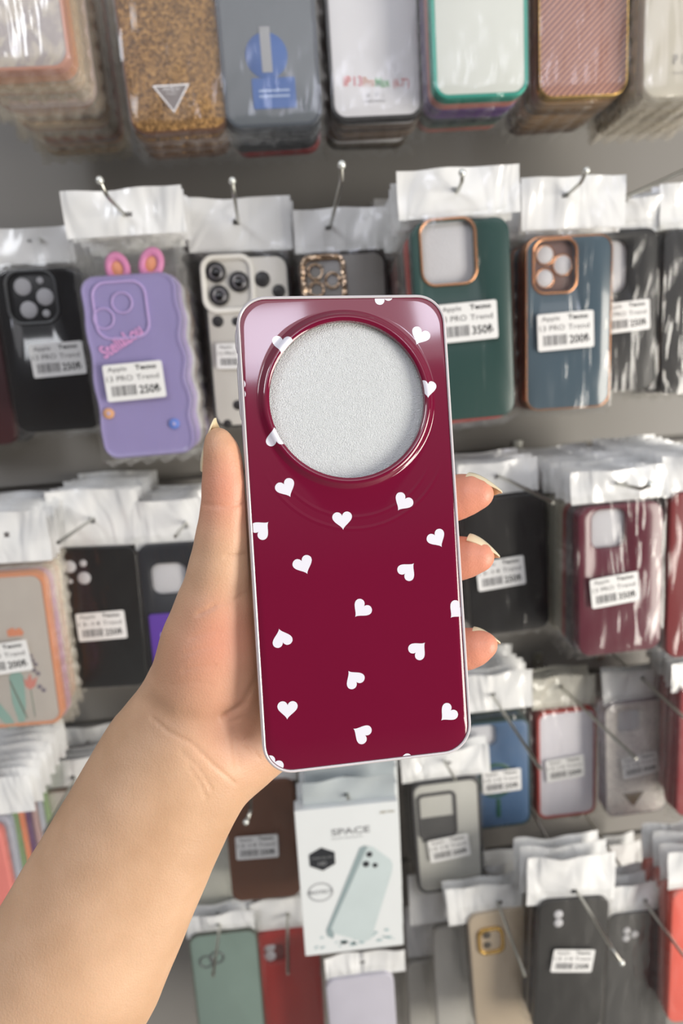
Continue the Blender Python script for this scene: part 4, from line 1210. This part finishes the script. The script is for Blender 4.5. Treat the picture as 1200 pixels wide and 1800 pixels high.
# the boxed case
def space_box(rt, bw, bh, th, loc):
    wh = mat('box_white_card', (222, 226, 226), .35, noise=.02)
    bm = bmesh.new(); rslab(bm, bw, bh, .0008, 0, -th, .0004, k=3); link('box_body', bm, wh, rt, False)
    y = -th - .0003
    ink = mat('box_grey_print', (150, 152, 154), .4, .3); dk = mat('box_dark_print', (44, 46, 50), .5)
    x, z = loc(616, 1460)
    bm = bmesh.new(); put_text(bm, 'SPACE', x - .0185, z - .0035, .037, .0070, y, .02); link('lettering', bm, ink, rt, False)
    x, z = loc(615, 1471); bm = bmesh.new(); put_text(bm, 'ANTI-SHOCK CASE COLLECTION', x - .0180, z - .001, .030, .0016, y); link('lettering', bm, ink, rt, False)
    x, z = loc(680, 1427); bm = bmesh.new(); put_text(bm, 'Jelly Case', x - .007, z - .0013, .014, .003, y, .02); link('lettering', bm, mat('box_gold_print', (150, 140, 96), .4, .4), rt, False)
    x, z = loc(566, 1510)
    bm = bmesh.new(); vs = [bm.verts.new((x + .0150 * math.sin(PI / 3 * i) * .95, y, z + .0128 * math.cos(PI / 3 * i))) for i in range(6)]; bm.faces.new(vs); o = link('hexagon_mark', bm, dk, rt, False)
    bm = bmesh.new(); put_text(bm, 'PREMIUM', x - .010, z + .0006, .020, .0022, y - .0003); put_text(bm, 'HD', x - .004, z - .0065, .008, .004, y - .0003, .02); link('lettering', bm, mat('box_grey_print', (150, 152, 154)), o, False)
    x, z = loc(563, 1568)
    bm = bmesh.new()
    for i in range(36):
        a_ = 2 * PI * i / 36
        vs = [bm.verts.new((x + r * math.cos(a_ + d), y, z + r * math.sin(a_ + d) * .85)) for r, d in ((.0105, -.05), (.0125, -.05), (.0125, .05), (.0105, .05))]; bm.faces.new(vs)
    put_text(bm, 'PROTECT', x - .012, z - .002, .024, .004, y, .02)
    link('round_seal', bm, ink, rt, False)
    # pictured clear phone case, printed on the box
    def Q(px, py): return loc(px, py)
    def flat(name_, pts, m, dy=0, par=None):
        bm = bmesh.new(); q = [loc(*p) for p in pts]; vs = [bm.verts.new((a_, y - dy, b_)) for a_, b_ in q]; bm.faces.new(vs); return link(name_, bm, m, par or rt, False)
    o = flat('pictured_case_side', [(632, 1490), (640, 1486), (650, 1488), (600, 1600), (585, 1650), (575, 1645), (573, 1635)], mat('box_teal_grey', (146, 162, 164), .4))
    flat('pictured_case', [(645, 1488), (655, 1488), (686, 1510), (690, 1520), (688, 1534), (652, 1650), (640, 1655), (586, 1640), (582, 1630)], mat('box_pale_glass', (196, 208, 208), .35), .0002)
    for px, py, r in ((649, 1501, .0030), (643, 1518, .0033), (659, 1520, .0026)):
        x, z = loc(px, py); bm = bmesh.new(); disc(bm, x, z, r, y - .0003, y - .0005, 16, .0001); link('pictured_lens', bm, dk, rt)
    rd = random.Random(2)
    bm = bmesh.new()
    for i in range(26):
        px = rd.uniform(542, 698); py = 1662 - (px - 540) * .13 + rd.uniform(-12, 8)
        x, z = loc(px, py); s = rd.uniform(.0015, .005)
        vs = [bm.verts.new((x + s * math.cos(a_) * rd.uniform(.5, 1.1), y - .0001, z + .5 * s * math.sin(a_) * rd.uniform(.5, 1.1))) for a_ in (0, 1.3, 2.5, 3.8, 5.0)]
        bm.faces.new(vs)
    link('printed_ice', bm, mat('box_ice', (160, 182, 184), .4), rt, False)
BX = dict(builder=space_box, cx=616, cy=1547, wpx=178, hpx=254, seed=46, bag=False, wm=.098, th=.016, tilt=.8, header=(532, 695, 1375, 1425, 612, 1404),
          hcol=mat('clear_hang_tab', (200, 208, 210), .15, trans=.3))
a = make_pack('boxed_phone_case', **BX)
tag(a[0], 'white retail box printed SPACE with a pictured clear phone case, below the held case', 'box')
for i in range(1, 4):
    c = copy_tree(a[0]); c.location = a[0].location + Vector((.003 * i, .019 * i, .006 * i))
    for ch in list(c.children):
        if ch.name.split('.')[0] not in ('box_body', 'bag_header'):
            for g in list(ch.children): bpy.data.objects.remove(g)
            bpy.data.objects.remove(ch)
    tag(c, 'white retail box hanging behind the front SPACE box', 'box', 'boxes behind the SPACE box')
peg(a, 612, 1404, (608, 1385), None, 'wire hook through the tab of the SPACE box')
def greyframe(rt, bw, bh, th, loc):
    x, z = loc(768, 1432)
    bm = bmesh.new(); rframe(bm, .044, .056, .007, .037, .049, .004, -th + .001, -th - .0016, .0006, cx=x, cz=z, icx=x, icz=z); link('camera_frame', bm, mat('dark_grey_rubber', (60, 60, 62)), rt)
    x, z = loc(770, 1456)
    bm = bmesh.new(); rslab(bm, .038, .030, .002, -th, -th - .0008, .0002, cx=x, cz=z); link('slide_cover', bm, mat('slide_cover', (72, 72, 73), .4), rt)
a = pack('frosted case with a dark grey frame and sliding camera cover, right of the SPACE box', 'cases behind the dark grey framed case', 4, .016, [(90, 90, 92)], 'grey case hanging behind the dark grey framed one',
     builder=plain((184, 184, 178), gloss=.4, border=mat('dark_grey_rubber', (60, 60, 62)), bt=.0028, extra=greyframe), cx=788, cy=1470, wpx=117, hpx=192, seed=47, tilt=-1,
     header=(706, 862, 1322, 1372, 785, 1345), lab=(788, 1487, .046, 'Apple', '13-14', '200₺', -5))
peg(a, 782, 1340, (800, 1370), None, 'wire hook of the dark grey framed case')
def bluemag(rt, bw, bh, th, loc):
    g = mat('mag_green', (40, 84, 70), .4); x, z = loc(872, 1372)
    bm = bmesh.new(); torus(bm, x, z, .020, .0022, -th, 32, 6, .4); link('magnet_ring', bm, g, rt)
    x, z = loc(876, 1420); bm = bmesh.new(); rslab(bm, .005, .024, .001, -th, -th - .0008, .0002, cx=x, cz=z); link('magnet_bar', bm, g, rt)
a = pack('blue case with a dark green magnet ring, right of the held case corner', 'cases behind the blue magnet ring case', 5, .015, [(40, 60, 58), (70, 74, 76)], 'dark case hanging behind the blue one with the magnet ring',
     builder=plain((76, 104, 138), (846, 1295, .034, .026, .007), .35, border=mat('dark_teal_rubber', (32, 58, 60), .4), bt=.0022, extra=bluemag), cx=876, cy=1362, wpx=112, hpx=186, seed=48,
     header=(806, 938, 1187, 1252, 866, 1222), lab=(880, 1370, .045, 'Apple', '13-14', '250₺', -1), wm=.074)
peg(a, 866, 1224, (950, 1352), None, 'long wire hook in front of the blue magnet ring case')
a = pack('white backed case with a dark red frame, fourth row at right', 'cases behind the red framed case', 2, .012, [(120, 40, 36)], 'case hanging behind the red framed white one',
     builder=plain((226, 224, 232), gloss=.35, border=REDR, bt=.0032), cx=996, cy=1343, wpx=103, hpx=186, seed=49, header=(938, 1048, 1192, 1246, 990, 1212), lab=(991, 1348, .047, 'Apple', '13-14', '200₺', -4), wm=.072, bag_mat=BAGC, hcol=BAGC and sheen_mat('clear_header_film', (214, 212, 200), .12, (30, 30, 12), .008))
peg(a, 990, 1212, (1118, 1334), None, 'long wire hook crossing from the red framed case to the silver one', maxe=.3)
a = pack('silver textured case with a triangle badge, right of the red framed case', 'cases behind the silver textured case', 1, .012, [(120, 100, 110)], 'case hanging behind the silver textured one',
     builder=plain(glitter('silver_texture', (186, 180, 182), (244, 240, 234), 600, .28, .25), (1106, 1268, .028, .028, .008), border=mat('silver_edge', (160, 152, 158), .25, .5), extra=tri_badge(1112, 1402, .026, None, (130, 118, 100))), cx=1118, cy=1333, wpx=108, hpx=196, seed=50, tilt=-1.5,
     header=(1064, 1192, 1180, 1236, 1130, 1196), lab=(1122, 1342, .044, 'Apple', '13-14', '350₺', -6), wm=.074, bag_mat=BAGC)
peg(a, 1130, 1195, (1210, 1268), None, 'long wire hook above the silver textured case')
pack('bright red case at the right edge of the fourth row', 'red cases at the right edge', 6, .014, [(150, 60, 60), (120, 40, 44)], 'red case stacked behind the one at the right edge of the fourth row', dx=.003,
     builder=plain((142, 30, 38), gloss=.3), cx=1250, cy=1318, wpx=116, hpx=230, seed=51, header=(1185, 1300, 1165, 1215, 1230, 1195), wm=.074, bag_mat=BAGC)

# ================================================================== ROW 5
pack('pale case in clouded film just right of the forearm, beside the brown case', builder=plain((196, 196, 186), gloss=.4), cx=352, cy=1520, wpx=112, hpx=190, seed=52, bag_mat=BAGC, wm=.072)
def sage_extra(rt, bw, bh, th, loc):
    x, z = loc(363, 1690)
    for dx, dz in ((0, 0), (.012, .004)):
        bm = bmesh.new(); torus(bm, x + dx, z + dz, .0075, .0009, -th - .0004); link('lens_ring', bm, mat('grey_lens_ring', (96, 98, 100)), rt)
a = pack('sage green case with lens rings at the bottom, right of the forearm', 'cases behind the sage green case', 2, .016, [(70, 78, 72)], 'dark green case behind the sage green one',
     builder=plain((118, 138, 130), gloss=.35, border=mat('olive_rubber', (72, 78, 68), .4), extra=sage_extra), cx=402, cy=1750, wpx=116, hpx=215, seed=53, tilt=1, header=(325, 447, 1612, 1650, 386, 1630))
peg(a, 386, 1630, (374, 1716), None, 'wire hook of the sage green case')
a = pack('red case with a camera bump at the bottom, left under the SPACE box', 'cases behind the low red case', 2, .016, [(60, 20, 22)], 'dark case behind the low red one',
     builder=plain((162, 40, 36), (482, 1678, .024, .026, .006), .3, lens=LENS3[:2], win_col=(110, 40, 40)), cx=510, cy=1742, wpx=112, hpx=205, seed=54, tilt=1, header=(440, 562, 1585, 1638, 505, 1612))
peg(a, 505, 1612, (506, 1712), None, 'wire hook in front of the low red case')
pack('lilac white case under the SPACE box, only its header showing', builder=plain((196, 194, 206)), cx=640, cy=1830, wpx=118, hpx=220, seed=55, header=(572, 712, 1680, 1722, 640, 1700))
for i, (x0, y0, w_) in enumerate(((800, 1560, 180), (830, 1530, 190), (770, 1620, 130))):
    pack(['pale case in a creased white header, second row of headers above the gold-rimmed case', 'pale case with the rearmost creased header above the gold-rimmed case', 'pale case in a bulging white bag left of the gold-rimmed case'][i],
         builder=plain((186, 184, 178)), cx=x0 + (20 if i < 2 else 0), cy=y0 + 170, wpx=108 - 4 * i, hpx=200, seed=56 + i, header=(x0 - w_ / 2 + 10, x0 + w_ / 2, y0 - 28, y0 + 62, x0 + 40, y0 + 30), bag_mat=BAGC)
def goldcam(rt, bw, bh, th, loc):
    x, z = loc(862, 1652)
    bm = bmesh.new(); rframe(bm, .030, .034, .009, .023, .027, .007, -th, -th - .003, .001, cx=x, cz=z, icx=x, icz=z); link('camera_rim', bm, GOLD, rt)
    for dz in (.007, -.006):
        bm = bmesh.new(); disc(bm, x - .004, z + dz, .0045, -th, -th - .001, 16); link('lens_opening', bm, mat('lens_dark', (80, 74, 66), .3), rt)
a = pack('beige case with a shiny gold camera rim at the bottom, left of the charcoal one', 'cases behind the gold-rimmed case', 1, .015, [(60, 50, 44), (90, 80, 70)], 'dark case behind the gold-rimmed beige one',
     builder=plain((184, 168, 146), gloss=.3, extra=goldcam), cx=888, cy=1712, wpx=116, hpx=215, seed=60, tilt=-2, header=(788, 942, 1560, 1622, 876, 1590))
peg(a, 876, 1590, (922, 1716), None, 'long wire hook in front of the gold-rimmed beige case')
def two_dots(pts, r):
    def f(rt, bw, bh, th, loc):
        for px, py in pts:
            x, z = loc(px, py); bm = bmesh.new(); disc(bm, x, z, r, -th, -th - .0008, 16, .0002); link('lens_opening', bm, FOAM, rt)
    return f
a = pack('charcoal case with two lens holes and a small label, bottom right', 'cases behind the charcoal case', 2, .016, [(30, 28, 28), (46, 40, 36)], 'dark case stacked behind the charcoal one at the bottom right',
     builder=plain((30, 30, 30), gloss=.4, extra=two_dots(((981, 1607), (981, 1622)), .0048)), cx=1003, cy=1700, wpx=122, hpx=230, seed=61, tilt=3,
     header=(930, 1084, 1512, 1592, 1016, 1570), lab=(1004, 1684, .045, 'Apple', '13-14', '250₺', 6))
peg(a, 1016, 1571, (1078, 1672), (1092, 1692), 'long wire hook in front of the charcoal case', bend=.002, maxe=.3)
a = pack('dark grey case with a cluster of lens holes, right of the charcoal one', 'cases behind the dark grey corner case', 2, .016, [(90, 76, 56), (40, 38, 36)], 'case stacked behind the dark grey one in the bottom right corner',
     builder=plain((46, 46, 46), gloss=.4, extra=two_dots(((1101, 1636), (1100, 1649), (1115, 1642)), .0042)), cx=1122, cy=1716, wpx=114, hpx=215, seed=62, tilt=2,
     header=(1072, 1196, 1560, 1614, 1136, 1590), bag_mat=BAGC)
peg(a, 1136, 1590, (1204, 1684), None, 'long wire hook in front of the dark grey corner case', maxe=.3)
pack('vivid orange red case at the very right of the bottom row', 'cases behind the orange red case', 3, .016, [(196, 110, 100)], 'reddish case behind the orange red one in the bottom corner',
     builder=plain((226, 84, 64), gloss=.35), cx=1236, cy=1680, wpx=118, hpx=230, seed=63, header=(1180, 1300, 1500, 1562, 1236, 1530), bag_mat=BAGC)
pack('pale case whose headers rise above the charcoal one', 'cases with headers behind the charcoal case', 1, .018, [(160, 150, 146)], 'pale case in a crinkled bag between the charcoal and the orange red cases',
     builder=plain((170, 166, 160)), cx=1050, cy=1640, wpx=96, hpx=190, seed=64, header=(1022, 1130, 1490, 1560, 1080, 1530), bag_mat=BAGC, wm=.074)

for o, P, t, bh in ALLP:
    if '_t' in o.keys():
        if t < .02 or t > .36: print('STACK', o['label'] if 'label' in o.keys() else o.name, round(t, 3), 'h', round(bh, 3))
        del o['_t']
for o in C.objects:
    if '_t' in o.keys(): del o['_t']
